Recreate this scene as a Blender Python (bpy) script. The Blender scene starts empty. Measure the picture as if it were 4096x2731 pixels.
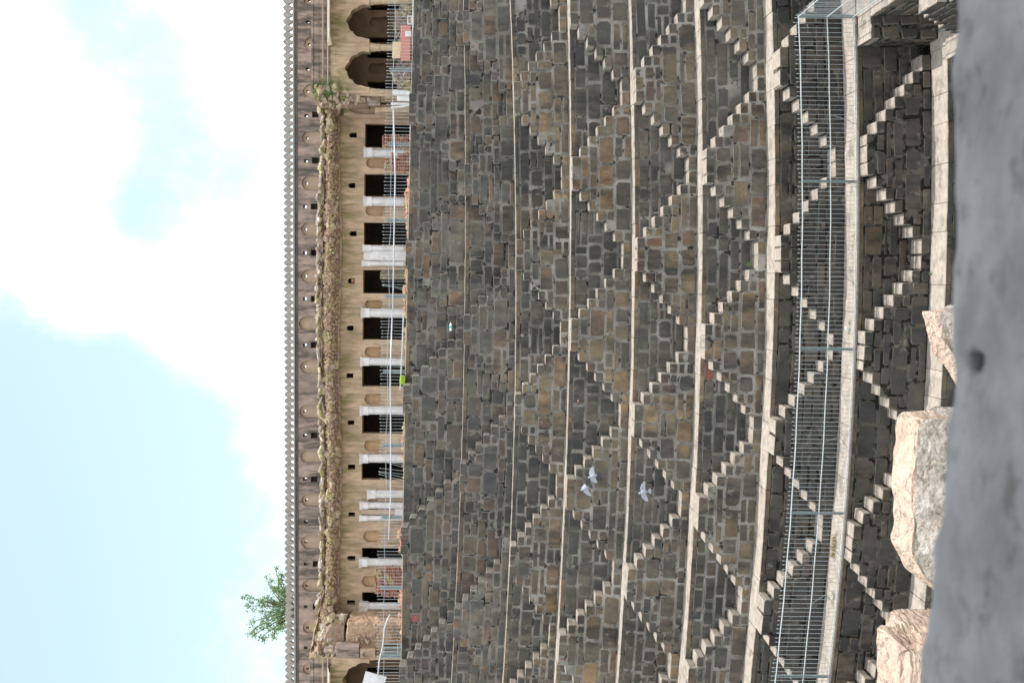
import bpy, math, random
from math import radians as R, sin, cos, tan, pi, atan, atan2, sqrt
from mathutils import Vector, Matrix, noise
from mathutils.geometry import tessellate_polygon

rnd = random.Random(7)
scene = bpy.context.scene
COL = scene.collection
U_ = rnd.uniform

# ------------------------------------------------------------------ camera
F, PITCH, YAW, ROLL = 4300.0, -0.012258, 0.063525, 0.009743
fw = Vector((-sin(YAW) * cos(PITCH), cos(YAW) * cos(PITCH), sin(PITCH)))
rt0 = Vector((cos(YAW), sin(YAW), 0)); up0 = rt0.cross(fw)
cr, sr = cos(ROLL), sin(ROLL)
rt = rt0 * cr + up0 * sr          # direction of "right" in the upright view
up = up0 * cr - rt0 * sr
cam_d = bpy.data.cameras.new('camera'); cam = bpy.data.objects.new('camera', cam_d); COL.objects.link(cam)
# the photograph lies on its side: world up points to the left of the picture
cx, cy_, cz = -up, rt, -fw
cam.matrix_world = Matrix(((cx.x, cy_.x, cz.x, 0), (cx.y, cy_.y, cz.y, 0), (cx.z, cy_.z, cz.z, 0), (0, 0, 0, 1)))
cam_d.sensor_width = 36; cam_d.lens = F / 4096 * 36
cam_d.clip_start = 0.02; cam_d.clip_end = 3000
cam_d.dof.use_dof = True; cam_d.dof.focus_distance = 31; cam_d.dof.aperture_fstop = 15
scene.camera = cam

# ------------------------------------------------------------------ light
SUNV = Vector((0.40, 0.14, 1.0)).normalized()
world = bpy.data.worlds.new('World'); scene.world = world; world.use_nodes = True
nt = world.node_tree; nt.nodes.clear(); N = nt.nodes.new; LK = nt.links.new
out = N('ShaderNodeOutputWorld'); bg = N('ShaderNodeBackground'); LK(bg.outputs[0], out.inputs[0])
sky = N('ShaderNodeTexSky'); sky.sky_type = 'NISHITA'; sky.sun_disc = False
sky.sun_elevation = math.asin(SUNV.z); sky.sun_rotation = atan2(SUNV.x, SUNV.y)
sky.air_density = 1.0; sky.dust_density = 2.0
bg.inputs[1].default_value = 0.12
tc = N('ShaderNodeTexCoord')
def wmath(op, a, b=None):
    n = N('ShaderNodeMath'); n.operation = op
    for k, v in enumerate((a, b)):
        if v is None: continue
        if isinstance(v, (int, float)): n.inputs[k].default_value = v
        else: LK(v, n.inputs[k])
    return n.outputs[0]
def dirv(v, y):
    a = (2731 - y) - 1365.5; b = -(v - 2048)
    return (fw * F + rt * a + up * b).normalized()
nz = N('ShaderNodeTexNoise'); nz.inputs['Scale'].default_value = 3.4; nz.inputs['Detail'].default_value = 9; nz.inputs['Roughness'].default_value = 0.62
LK(tc.outputs['Generated'], nz.inputs['Vector'])
cover = wmath('MULTIPLY', wmath('SUBTRACT', nz.outputs[0], 0.5), 7.0)
# open patches of blue between the clouds (they lie where they lie on the sky dome)
def blob(v, y, rad, amt):
    d = N('ShaderNodeVectorMath'); d.operation = 'DISTANCE'
    LK(tc.outputs['Generated'], d.inputs[0]); d.inputs[1].default_value = dirv(v, y)
    m = N('ShaderNodeMapRange'); m.interpolation_type = 'SMOOTHSTEP'
    LK(d.outputs['Value'], m.inputs[0]); m.inputs[1].default_value = rad * 1.45; m.inputs[2].default_value = 0
    m.inputs[3].default_value = 0; m.inputs[4].default_value = amt
    return m.outputs[0]
for (v, y, r_, a) in ((250, 1850, .26, -1.3), (150, 2500, .34, -1.3), (560, 2450, .20, -.8), (480, 1750, .12, -.9), (430, 220, .10, -1.0), (720, 620, .14, -1.1), (560, 480, .10, -.8), (90, 1080, .05, -.9), (530, 900, .06, -.8),
                      (690, 1250, .085, 1.7), (850, 950, .06, 1.2), (250, 800, .10, 1.4), (60, 350, .15, 1.3), (300, 1100, .05, 1.2), (1000, 1600, .12, 1.2), (1000, 300, .12, 1.0), (850, 2000, .12, .9), (900, 2600, .1, .9)):
    cover = wmath('ADD', cover, blob(v, y, r_, a))
ramp = N('ShaderNodeMapRange'); ramp.interpolation_type = 'SMOOTHSTEP'; LK(cover, ramp.inputs[0])
ramp.inputs[1].default_value = -1.30; ramp.inputs[2].default_value = 0.95; ramp.inputs[3].default_value = 0.04; ramp.inputs[4].default_value = 1.0
mx = N('ShaderNodeMixRGB'); LK(wmath('POWER', ramp.outputs[0], 1.25), mx.inputs[0])
sc_ = N('ShaderNodeMixRGB'); sc_.blend_type = 'ADD'; sc_.inputs[0].default_value = 1; LK(sky.outputs[0], sc_.inputs[1]); sc_.inputs[2].default_value = (1.9, 2.4, 1.5, 1)
LK(sc_.outputs[0], mx.inputs[1]); mx.inputs[2].default_value = (12.0, 12.1, 12.2, 1)
LK(mx.outputs[0], bg.inputs[0])

sun_d = bpy.data.lights.new('sun', 'SUN'); sun = bpy.data.objects.new('sun', sun_d); COL.objects.link(sun)
sun_d.energy = 3.3; sun_d.angle = R(0.55); sun_d.color = (1.0, 0.95, 0.88)
sun.rotation_euler = SUNV.to_track_quat('Z', 'Y').to_euler()
scene.view_settings.view_transform = 'Standard'; scene.view_settings.look = 'None'
scene.view_settings.gamma = 1; scene.view_settings.exposure = 0.55
scene.view_settings.use_curve_mapping = False

# ------------------------------------------------------------------ geometry of the place
def ray(v, y):
    a = (2731 - y) - 1365.5; b = -(v - 2048)
    return fw * F + rt * a + up * b
def P(v, y, Y):
    d = ray(v, y); return d * (Y / d.y)
def box_px(v0, v1, y0, y1, Y):
    a = P(v0, (y0 + y1) / 2, Y); b = P(v1, (y0 + y1) / 2, Y)
    vm = (v0 + v1) / 2
    l = P(vm, max(y0, y1), Y); r = P(vm, min(y0, y1), Y)
    return l.x, r.x, b.z, a.z          # x0,x1,z0,z1

T = 5.214; X0 = 0.616; RUN = 0.3274; LAND = 1.08
DD = [39.6, 38.25, 36.9, 35.55, 34.15, 32.65, 31.05, 29.2, 27.5, 25.8]
ZC = [(-.0003, -.0158, 3.4007), (.00165, -.00148, 1.23584), (.00229, .01121, -.55408), (.00202, .00374, -2.33681), (.0025, .00999, -4.27085),
      (.0027, .00898, -6.13167), (.00351, .00883, -7.92504), (.00431, .01009, -9.72938), (.00399, .00557, -11.42336), (.004, .005, -13.2)]
PROJ = 0.75
def zed(i, s):
    a, b, c = ZC[i]; return a * s * s + b * s + c
XC7 = 6.7
def corner(i): return XC7 + sum_set(i)
def sum_set(i): return DD[min(i, 9)] - 29.2

# ------------------------------------------------------------------ materials
def newmat(name):
    m = bpy.data.materials.new(name); m.use_nodes = True
    nt = m.node_tree; b = nt.nodes['Principled BSDF']
    b.inputs['Specular IOR Level'].default_value = 0.25
    return m, nt, b
def tnoise(nt, scale, detail=4, rough=.55, sc=(1, 1, 1), off=(0, 0, 0)):
    g = nt.nodes.new('ShaderNodeNewGeometry'); mp = nt.nodes.new('ShaderNodeMapping'); n = nt.nodes.new('ShaderNodeTexNoise')
    nt.links.new(g.outputs['Position'], mp.inputs[0]); mp.inputs['Scale'].default_value = sc; mp.inputs['Location'].default_value = off
    nt.links.new(mp.outputs[0], n.inputs['Vector']); n.inputs['Scale'].default_value = scale
    n.inputs['Detail'].default_value = detail; n.inputs['Roughness'].default_value = rough
    return n.outputs[0]
def mrange(nt, src, a, b, c=0., d=1.):
    m = nt.nodes.new('ShaderNodeMapRange'); nt.links.new(src, m.inputs[0])
    for k, v in zip((1, 2, 3, 4), (a, b, c, d)): m.inputs[k].default_value = v
    return m.outputs[0]
def mixc(nt, fac, a, b, mode='MIX'):
    m = nt.nodes.new('ShaderNodeMixRGB'); m.blend_type = mode
    for k, v in enumerate((fac, a, b)):
        if isinstance(v, (int, float)): m.inputs[k].default_value = v
        elif isinstance(v, tuple): m.inputs[k].default_value = (*v, 1)
        else: nt.links.new(v, m.inputs[k])
    return m.outputs[0]
def mul(nt, a, b, op='MULTIPLY'):
    m = nt.nodes.new('ShaderNodeMath'); m.operation = op
    for k, v in enumerate((a, b)):
        if isinstance(v, (int, float)): m.inputs[k].default_value = v
        else: nt.links.new(v, m.inputs[k])
    return m.outputs[0]
def bump(nt, b, h, dist=.01, st=.6):
    n = nt.nodes.new('ShaderNodeBump'); nt.links.new(h, n.inputs['Height']); n.inputs['Distance'].default_value = dist; n.inputs['Strength'].default_value = st
    nt.links.new(n.outputs[0], b.inputs['Normal'])
def ramp3(nt, src, stops):
    r = nt.nodes.new('ShaderNodeValToRGB'); nt.links.new(src, r.inputs[0]); e = r.color_ramp.elements
    while len(e) < len(stops): e.new(.5)
    for k, (p, c) in enumerate(stops): e[k].position = p; e[k].color = (*c, 1)
    return r.outputs[0]
def objrand(nt): return nt.nodes.new('ShaderNodeObjectInfo').outputs['Random']

def stone_material(name, stops, stain=.82, stain_lo=.49, stain_hi=.60, dark=(.020, .021, .023), arris=None):
    m, nt, b = newmat(name)
    base = ramp3(nt, objrand(nt), stops)
    big = tnoise(nt, .42, 3, .5, (1, 1, .8), (3, 0, 7))
    base = mixc(nt, mrange(nt, big, .40, .60, 0, .62), base, (.082, .074, .064))
    fine = tnoise(nt, 9, 6, .65)
    base = mixc(nt, mrange(nt, fine, .35, .7, 0., .5), base, (.30, .25, .19), 'OVERLAY')
    # run-off staining: long streaks down the face
    s1 = tnoise(nt, .95, 6, .66, (1.0, 1.0, .34), (11, 3, 5))
    s2 = tnoise(nt, 5.0, 4, .6, (1.0, 1.0, .22), (1, 9, 2))
    st = mul(nt, mrange(nt, s1, stain_lo, stain_hi), mrange(nt, s2, .36, .56, .55, 1))
    base = mixc(nt, mul(nt, st, stain), base, dark)
    wide = tnoise(nt, .30, 4, .6, (1, 1, .45), (6, 1, 3))
    base = mixc(nt, mrange(nt, wide, .48, .64, 0, .55), base, (.045, .046, .048))
    base = mixc(nt, mrange(nt, wide, .46, .34, 0, .6), base, (.30, .25, .18), 'OVERLAY')
    pale = tnoise(nt, 2.6, 5, .7, (1, 1, .6), (4, 4, 0))
    base = mixc(nt, mrange(nt, pale, .60, .74, 0, .5), base, (.36, .32, .27))
    gain = nt.nodes.new('ShaderNodeVectorMath'); gain.operation = 'SCALE'; gain.inputs['Scale'].default_value = 1.2; nt.links.new(base, gain.inputs[0]); base = gain.outputs[0]
    blot = tnoise(nt, 3.3, 6, .68, (1, 1, .5), (8, 2, 1))
    base = mixc(nt, mrange(nt, blot, .42, .60, 0, .45), base, (.045, .045, .046))
    if arris:
        e = tnoise(nt, 7, 5, .7, off=(2, 2, 2))
        base = mixc(nt, mrange(nt, e, .36, .56, 0, .75), base, arris)
    nt.links.new(base, b.inputs['Base Color']); b.inputs['Roughness'].default_value = .8
    h = mul(nt, tnoise(nt, 22, 6, .7), mul(nt, tnoise(nt, 4, 3, .6), 1.5), 'ADD')
    bump(nt, b, h, .02, .55)
    return m
ST = [(0, (.105, .098, .086)), (.22, (.16, .138, .108)), (.45, (.225, .175, .115)), (.7, (.265, .19, .115)), (.86, (.21, .13, .09)), (1, (.13, .118, .102))]
ST_T = [(0, (.088, .090, .090)), (.35, (.132, .126, .114)), (.65, (.185, .158, .12)), (.88, (.20, .13, .09)), (1, (.10, .102, .105))]
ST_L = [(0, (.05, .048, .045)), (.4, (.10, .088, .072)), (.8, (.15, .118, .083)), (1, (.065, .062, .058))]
M = {}
M['stone'] = stone_material('weathered_stone', ST)
M['stone_top'] = stone_material('upper_course_stone', ST_T, .8)
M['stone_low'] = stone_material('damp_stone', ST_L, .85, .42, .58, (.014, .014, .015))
M['stone_dark'] = stone_material('grey_stained_stone', [(0, (.080, .079, .076)), (.4, (.125, .116, .102)), (.75, (.17, .145, .112)), (1, (.10, .097, .090))], .85, .44, .58)
M['stone_dark_e'] = stone_material('pale_edged_grey_stone', [(0, (.080, .079, .076)), (.4, (.125, .116, .102)), (.75, (.17, .145, .112)), (1, (.10, .097, .090))], .85, .44, .58, arris=(.22, .21, .195))
M['stone_e'] = stone_material('pale_edged_stone', ST, arris=(.29, .27, .24))
M['stone_top_e'] = stone_material('pale_edged_upper_stone', ST_T, .8, arris=(.30, .285, .27))
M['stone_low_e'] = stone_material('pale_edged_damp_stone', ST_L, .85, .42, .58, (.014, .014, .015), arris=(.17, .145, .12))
def simple(name, c1, c2, sc=6, rough=.8, bd=.01, bs=.5, lo=.35, hi=.65, detail=6, stretch=(1, 1, 1), metal=0, extra=None):
    m, nt, b = newmat(name)
    n = tnoise(nt, sc, detail, .62, stretch)
    c = mixc(nt, mrange(nt, n, lo, hi), c1, c2)
    if extra:
        c3, s3, l3, h3, a3 = extra[:5]
        c = mixc(nt, mrange(nt, tnoise(nt, s3, 5, .65, extra[5] if len(extra) > 5 else (1, 1, 1), (5, 1, 8)), l3, h3, 0, a3), c, c3)
    nt.links.new(c, b.inputs['Base Color']); b.inputs['Roughness'].default_value = rough; b.inputs['Metallic'].default_value = metal
    if bd: bump(nt, b, tnoise(nt, sc * 3, 6, .7), bd, bs)
    return m
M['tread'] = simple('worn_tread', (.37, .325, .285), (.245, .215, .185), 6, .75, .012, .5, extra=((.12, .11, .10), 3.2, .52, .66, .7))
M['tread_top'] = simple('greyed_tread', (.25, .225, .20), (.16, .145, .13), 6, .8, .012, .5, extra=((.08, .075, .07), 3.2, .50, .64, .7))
M['ledge'] = simple('ledge_paving', (.40, .35, .305), (.27, .24, .21), 5, .78, .012, .5, extra=((.14, .13, .11), 2.0, .52, .66, .7))
M['mortar'] = simple('old_lime_mortar', (.31, .29, .265), (.105, .095, .085), 1.1, .9, .03, .8, extra=((.015, .014, .013), 3.1, .54, .62, .95))
M['mortar_top'] = simple('brown_lime_mortar', (.24, .215, .19), (.10, .092, .085), 1.1, .9, .03, .8, extra=((.015, .014, .013), 3.1, .53, .60, .95))
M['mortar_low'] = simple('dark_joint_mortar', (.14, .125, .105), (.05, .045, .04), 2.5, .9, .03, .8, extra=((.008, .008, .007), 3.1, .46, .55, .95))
M['red_paint'] = simple('red_painted_stone', (.30, .085, .07), (.20, .09, .08), 9, .8, extra=((.25, .2, .18), 12, .56, .66, .7))
M['plaster'] = simple('ochre_plaster', (.53, .385, .275), (.37, .265, .19), 1.7, .85, .01, .4, .40, .62, 8, (1, 1, .6), extra=((.17, .145, .08), 3.2, .50, .66, .65, (1.4, 1, .22)))
_m = M['plaster']; _nt = _m.node_tree; _b = _nt.nodes['Principled BSDF']; _c = _b.inputs['Base Color'].links[0].from_socket
_g = _nt.nodes.new('ShaderNodeNewGeometry'); _s = _nt.nodes.new('ShaderNodeSeparateXYZ'); _nt.links.new(_g.outputs['Position'], _s.inputs[0])
_dr = mul(_nt, mrange(_nt, _s.outputs['Z'], 5.5, 6.25), mrange(_nt, tnoise(_nt, 4.5, 6, .7, (1.3, 1, .25), (3, 8, 1)), .42, .58))
_nt.links.new(mixc(_nt, mul(_nt, _dr, .8), _c, (.17, .155, .055)), _b.inputs['Base Color'])
M['plaster_pink'] = simple('weathered_pink_plaster', (.42, .31, .26), (.27, .215, .185), 2.6, .85, .015, .6, .40, .60, 9, (1, 1, .6), extra=((.075, .065, .058), 2.3, .44, .62, .85, (1.6, 1, .3)))
M['niche'] = simple('smooth_niche_plaster', (.50, .375, .28), (.40, .30, .23), 2.5, .85, .006, .4)
M['niche_warm'] = simple('ochre_niche_plaster', (.50, .34, .20), (.38, .25, .15), 3, .85, .006, .4)
M['white'] = simple('whitewashed_pillar', (.68, .67, .69), (.52, .49, .48), 3, .7, .006, .4, .42, .7, extra=((.45, .33, .22), 2.1, .60, .70, .7))
M['cream'] = simple('bare_cream_stone', (.55, .42, .28), (.42, .32, .22), 5, .8)
M['inner'] = simple('shade_dark_inner_plaster', (.17, .112, .075), (.11, .075, .05), 1.5, .9)  # darker copy of the plaster: shade behind the arches put into the colour
M['dark_inner'] = simple('dark_interior', (.10, .075, .055), (.06, .045, .035), 2, .95)  # shade of the unlit rooms and deep holes put into a dark brown
M['merlon'] = simple('grey_lichen_plaster', (.37, .34, .31), (.26, .24, .22), 5, .85, .008, .4, extra=((.10, .10, .09), 7, .55, .68, .6))
M['stain'] = simple('stain_and_shadow_band', (.085, .08, .075), (.15, .13, .115), 3, .9)  # strip under the cornice: its shadow and real staining painted as one dark tone
M['rubble'] = simple('broken_masonry', (.36, .25, .19), (.22, .15, .11), 7, .9, .03, .8, extra=((.33, .29, .14), 1.7, .52, .64, .6))
def rubble_stone(name, stops):
    m, nt, b = newmat(name); c = ramp3(nt, objrand(nt), stops)
    c = mixc(nt, mrange(nt, tnoise(nt, 11, 5, .65), .35, .65, 0, .45), c, (.14, .10, .08))
    c = mixc(nt, mrange(nt, tnoise(nt, 1.9, 4, .6), .50, .60, 0, .7), c, (.38, .34, .17))
    nt.links.new(c, b.inputs['Base Color']); b.inputs['Roughness'].default_value = .9
    bump(nt, b, tnoise(nt, 25, 6, .7), .02, .7); return m
M['rub'] = rubble_stone('rubble_stone', [(0, (.26, .16, .12)), (.35, (.38, .27, .20)), (.7, (.46, .37, .29)), (1, (.30, .22, .17))])
M['pale_rub'] = rubble_stone('pale_loose_stone', [(0, (.50, .43, .38)), (.5, (.58, .50, .44)), (1, (.42, .35, .30))])
M['brick'] = rubble_stone('red_brick', [(0, (.28, .105, .075)), (.5, (.36, .15, .105)), (1, (.22, .085, .065))])
M['redrub'] = rubble_stone('red_rubble', [(0, (.45, .20, .13)), (.5, (.52, .30, .22)), (1, (.38, .16, .10))])
M['shard'] = rubble_stone('grey_stone_shards', [(0, (.20, .15, .14)), (.5, (.33, .26, .24)), (1, (.14, .11, .10))])
M['roughwall'] = simple('exposed_rubble_wall', (.62, .44, .31), (.38, .25, .17), 9, .9, .06, 1., extra=((.20, .13, .09), 14, .56, .64, .8))
M['steel'] = simple('galvanised_paint', (.46, .52, .55), (.33, .37, .39), 20, .45, 0, 0, metal=.2)
M['rail'] = simple('white_painted_rail', (.55, .60, .62), (.40, .44, .45), 20, .4, 0, 0)
M['post'] = simple('grey_green_post', (.26, .31, .32), (.20, .24, .25), 14, .5, 0, 0)
M['pipe'] = simple('silver_pipe', (.62, .64, .70), (.46, .48, .53), 12, .35, 0, 0, metal=.3)
M['rust'] = simple('brown_painted_strip', (.16, .12, .11), (.24, .21, .20), 10, .6, .004, .4)
M['pinkslab'] = simple('pink_red_board', (.60, .22, .18), (.50, .24, .22), 6, .8, extra=((.62, .50, .48), 10, .60, .68, .8))
M['creamslab'] = simple('cream_board', (.70, .52, .33), (.62, .46, .30), 3, .8)
M['marble'] = simple('white_marble_offcut', (.72, .72, .74), (.58, .57, .58), 4, .6)
M['green_bag'] = simple('lime_green_cloth', (.28, .42, .05), (.20, .33, .04), 12, .7)
M['bottle'] = simple('white_plastic', (.75, .82, .84), (.66, .76, .80), 9, .3, 0, 0)
M['teal'] = simple('teal_plastic', (.05, .55, .55), (.05, .45, .47), 9, .3, 0, 0)
M['bark'] = simple('brown_bark', (.12, .08, .05), (.07, .05, .03), 12, .9)
def leafmat(name, a, b_):
    m, nt, b = newmat(name); c = mixc(nt, mrange(nt, tnoise(nt, 3, 3), .35, .65), a, b_)
    nt.links.new(c, b.inputs['Base Color']); b.inputs['Roughness'].default_value = .55
    tr = nt.nodes.new('ShaderNodeBsdfTranslucent'); nt.links.new(c, tr.inputs[0]); ms = nt.nodes.new('ShaderNodeMixShader'); ms.inputs[0].default_value = .35
    nt.links.new(b.outputs[0], ms.inputs[1]); nt.links.new(tr.outputs[0], ms.inputs[2]); nt.links.new(ms.outputs[0], nt.nodes['Material Output'].inputs[0])
    return m
M['leaf'] = leafmat('green_leaves', (.22, .33, .15), (.13, .22, .10))
M['weed'] = leafmat('yellow_green_weeds', (.22, .26, .05), (.10, .15, .03))
M['straw'] = leafmat('dry_grass', (.42, .34, .12), (.30, .25, .10))
M['ground'] = simple('dusty_ground', (.38, .29, .22), (.28, .21, .16), 1.2, .95, .02, .5)
M['pit'] = simple('well_bottom_stone', (.10, .09, .075), (.05, .05, .04), .8, .8)
M['near'] = simple('shaded_sill_stone', (.40, .40, .42), (.26, .262, .28), 20, .9, .01, .5, .38, .62, 7, extra=((.13, .12, .115), 48, .55, .66, .6))
def boulder_mat(name, c1, c2, c3, sc, stretch, glint, bd=.03):
    m, nt, b = newmat(name)
    c = mixc(nt, mrange(nt, tnoise(nt, sc, 7, .7, stretch), .38, .62), c1, c2)
    c = mixc(nt, mrange(nt, tnoise(nt, sc * .35, 4, .6, off=(3, 1, 4)), .44, .58, 0, .6), c, c3)
    if glint:
        s = tnoise(nt, 75, 5, .75); c = mixc(nt, mrange(nt, s, .44, .62, 0, glint), c, (.90, .84, .78))  # sunlit glints of the broken facets painted as near-white specks
        s = tnoise(nt, 14, 7, .8, off=(9, 9, 1)); c = mixc(nt, mrange(nt, s, .50, .66, 0, .75), c, (.13, .12, .095))
    w = tnoise(nt, 5, 5, .6, (stretch[0], 1, stretch[2]), (7, 2, 2))        # thin dark bedding cracks
    d = mul(nt, mul(nt, w, .5, 'SUBTRACT'), 1, 'MULTIPLY'); a = nt.nodes.new('ShaderNodeMath'); a.operation = 'ABSOLUTE'; nt.links.new(d, a.inputs[0])
    c = mixc(nt, mrange(nt, a.outputs[0], .0, .010, .75, 0), c, (.12, .09, .07))
    nt.links.new(c, b.inputs['Base Color']); b.inputs['Roughness'].default_value = .85
    bump(nt, b, mul(nt, tnoise(nt, 30, 7, .75), mul(nt, a.outputs[0], 8, 'MULTIPLY'), 'ADD'), bd, 1.); return m
M['boulder'] = boulder_mat('sunlit_pink_sandstone', (.86, .69, .54), (.62, .46, .37), (.74, .53, .45), 9, (1, 1, 4), 0)
M['boulder_face'] = boulder_mat('crystalline_stone_painted_glints', (.92, .84, .76), (.55, .46, .39), (.70, .60, .50), 26, (1, 1, 1), 1.0, .12)
M['pigeon'] = simple('grey_pigeon', (.42, .45, .55), (.33, .35, .43), 16, .7, 0, 0)
M['pigeon_dark'] = simple('dark_tail_feathers', (.09, .10, .13), (.05, .055, .07), 16, .7, 0, 0)
M['pigeon_pale'] = simple('pale_feathers', (.48, .50, .58), (.36, .38, .45), 16, .7, 0, 0)

# ------------------------------------------------------------------ builders
def mesh(name, vs, fs, mats, mi=None, smooth=False):
    me = bpy.data.meshes.new(name); me.from_pydata([tuple(v) for v in vs], [], fs)
    for m in mats: me.materials.append(m)
    if mi: me.polygons.foreach_set('material_index', mi)
    if smooth: me.polygons.foreach_set('use_smooth', [True] * len(fs))
    me.update(); return me
def link(name, me, parent=None, loc=(0, 0, 0), rot=None, scale=None):
    o = bpy.data.objects.new(name, me); COL.objects.link(o)
    o.location = loc
    if rot: o.rotation_euler = rot
    if scale: o.scale = scale
    if parent is not None:
        o.parent = parent; o.location = Vector(loc) - Vector(parent['_o'])
    return o
def thing(name, label, cat, loc=(0, 0, 0), group=None):
    o = bpy.data.objects.new(name, None); COL.objects.link(o); o.location = loc; o.empty_display_size = .2
    o['label'] = label; o['category'] = cat; o['_o'] = list(loc)
    if group: o['group'] = group
    return o
def tag(o, label, cat, group=None, kind=None):
    if label: o['label'] = label
    if cat: o['category'] = cat
    if group: o['group'] = group
    if kind: o['kind'] = kind
    return o
class MB:
    """collects shapes for one mesh"""
    def __init__(s): s.v = []; s.f = []; s.m = []
    def add(s, vs, fs, mi=0):
        n = len(s.v); s.v += [tuple(v) for v in vs]; s.f += [tuple(a + n for a in f) for f in fs]; s.m += [mi] * len(fs)
    def box(s, x0, x1, y0, y1, z0, z1, mi=0, j=0.):
        vs = [(x, y, z) for z in (z0, z1) for y in (y0, y1) for x in (x0, x1)]
        if j: vs = [(a + U_(-j, j), b + U_(-j, j), c + U_(-j, j)) for a, b, c in vs]
        s.add(vs, [(0, 2, 3, 1), (4, 5, 7, 6), (0, 1, 5, 4), (1, 3, 7, 5), (3, 2, 6, 7), (2, 0, 4, 6)], mi)
    def tube(s, pts, r, n=8, mi=0, cap=True):
        pts = [Vector(p) for p in pts]; rr = r if isinstance(r, (list, tuple)) else [r] * len(pts)
        rings = []
        for k, p in enumerate(pts):
            d = (pts[min(k + 1, len(pts) - 1)] - pts[max(k - 1, 0)]).normalized()
            a = d.cross(Vector((0, 0, 1)) if abs(d.z) < .9 else Vector((1, 0, 0))).normalized(); b = d.cross(a)
            rings.append([p + (a * cos(2 * pi * q / n) + b * sin(2 * pi * q / n)) * rr[k] for q in range(n)])
        vs = [v for r_ in rings for v in r_]
        fs = [(k * n + q, k * n + (q + 1) % n, (k + 1) * n + (q + 1) % n, (k + 1) * n + q) for k in range(len(pts) - 1) for q in range(n)]
        if cap: fs += [tuple(range(n - 1, -1, -1)), tuple((len(pts) - 1) * n + q for q in range(n))]
        s.add(vs, fs, mi)
    def lathe(s, c, prof, n=8, mi=0, ph=None, sy=1.):
        ph = pi / n if ph is None else ph
        vs = [(c[0] + r * cos(2 * pi * q / n + ph), c[1] + r * sy * sin(2 * pi * q / n + ph), c[2] + z) for r, z in prof for q in range(n)]
        m = len(prof)
        fs = [(k * n + q, k * n + (q + 1) % n, (k + 1) * n + (q + 1) % n, (k + 1) * n + q) for k in range(m - 1) for q in range(n)]
        fs += [tuple(range(n - 1, -1, -1)), tuple((m - 1) * n + q for q in range(n))]
        s.add(vs, fs, mi)
    def build(s, name, mats, parent=None, smooth=False, loc=None):
        if not isinstance(mats, (list, tuple)): mats = [mats]
        o0 = Vector(parent['_o']) if parent is not None else Vector(loc or (0, 0, 0))
        vs = [Vector(v) - o0 for v in s.v]
        me = mesh(name, vs, s.f, mats, s.m, smooth)
        o = bpy.data.objects.new(name, me); COL.objects.link(o)
        if parent is not None: o.parent = parent
        else: o.location = o0
        return o

# rough-dressed block: front face at y=0 looking to -y, body behind it; worn corners and a soft arris
def rough_block(w, h, d, top=False, seed=0, ch=.03):
    r = random.Random(seed * 977 + int(w * 100) * 31 + int(h * 100))
    c = min(w, h) * r.uniform(.05, .16); hw, hh = w / 2, h / 2
    j = min(.034, .085 * min(w, h))
    J = lambda: r.uniform(-j, j * .4)
    def out_ring():
        c4 = [c * r.uniform(.3, 1.5) for _ in range(4)]
        pts = [(-hw, -hh + c4[0]), (-hw + c4[0], -hh), (hw - c4[1], -hh), (hw, -hh + c4[1]), (hw, hh - c4[2]), (hw - c4[2], hh), (-hw + c4[3], hh), (-hw, hh - c4[3])]
        return pts
    ring = out_ring()
    ring = [(x - math.copysign(abs(J()), x), z - math.copysign(abs(J()), z) * (.7 if (top and z > 0) else 1)) for x, z in ring]
    vs = []
    for x, z in ring: vs.append((x, d, z))
    for x, z in ring: vs.append((x, ch * .8 + r.uniform(0, ch * .5), z))
    for x, z in ring:
        vs.append((x * (1 - ch * .8 / hw) + 0, r.uniform(-.004, .006), z * (1 - (0.2 if (top and z > 0) else .8) * ch / hh)))
    vs.append((r.uniform(-.1, .1) * w, r.uniform(-.012, .004), r.uniform(-.1, .1) * h))
    fs = []; mi = []
    for k in range(8):
        k2 = (k + 1) % 8
        isTop = k in (3, 4, 5, 6, 7) and top
        fs.append((k, k2, 8 + k2, 8 + k)); mi.append(1 if isTop else 0)
        fs.append((8 + k, 8 + k2, 16 + k2, 16 + k)); mi.append(2)
        fs.append((16 + k, 16 + k2, 24)); mi.append(0)
    fs.append(tuple(range(7, -1, -1))); mi.append(0)
    return vs, fs, mi
CACHE = {}
def block_mesh(w, h, d, kind, top=False):
    qw = max(.12, round(w / .09) * .09); qh = max(.1, round(h / .05) * .05); v = rnd.randrange(4)
    key = (round(qw, 2), round(qh, 2), round(d, 2), kind, top, v)
    if key not in CACHE:
        vs, fs, mi = rough_block(qw, qh, d, top, v)
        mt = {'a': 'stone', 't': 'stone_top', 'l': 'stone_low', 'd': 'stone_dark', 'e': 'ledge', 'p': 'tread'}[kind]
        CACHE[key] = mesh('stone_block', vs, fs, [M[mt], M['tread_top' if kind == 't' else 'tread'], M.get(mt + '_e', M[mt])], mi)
    return CACHE[key], w / qw, h / qh
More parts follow.
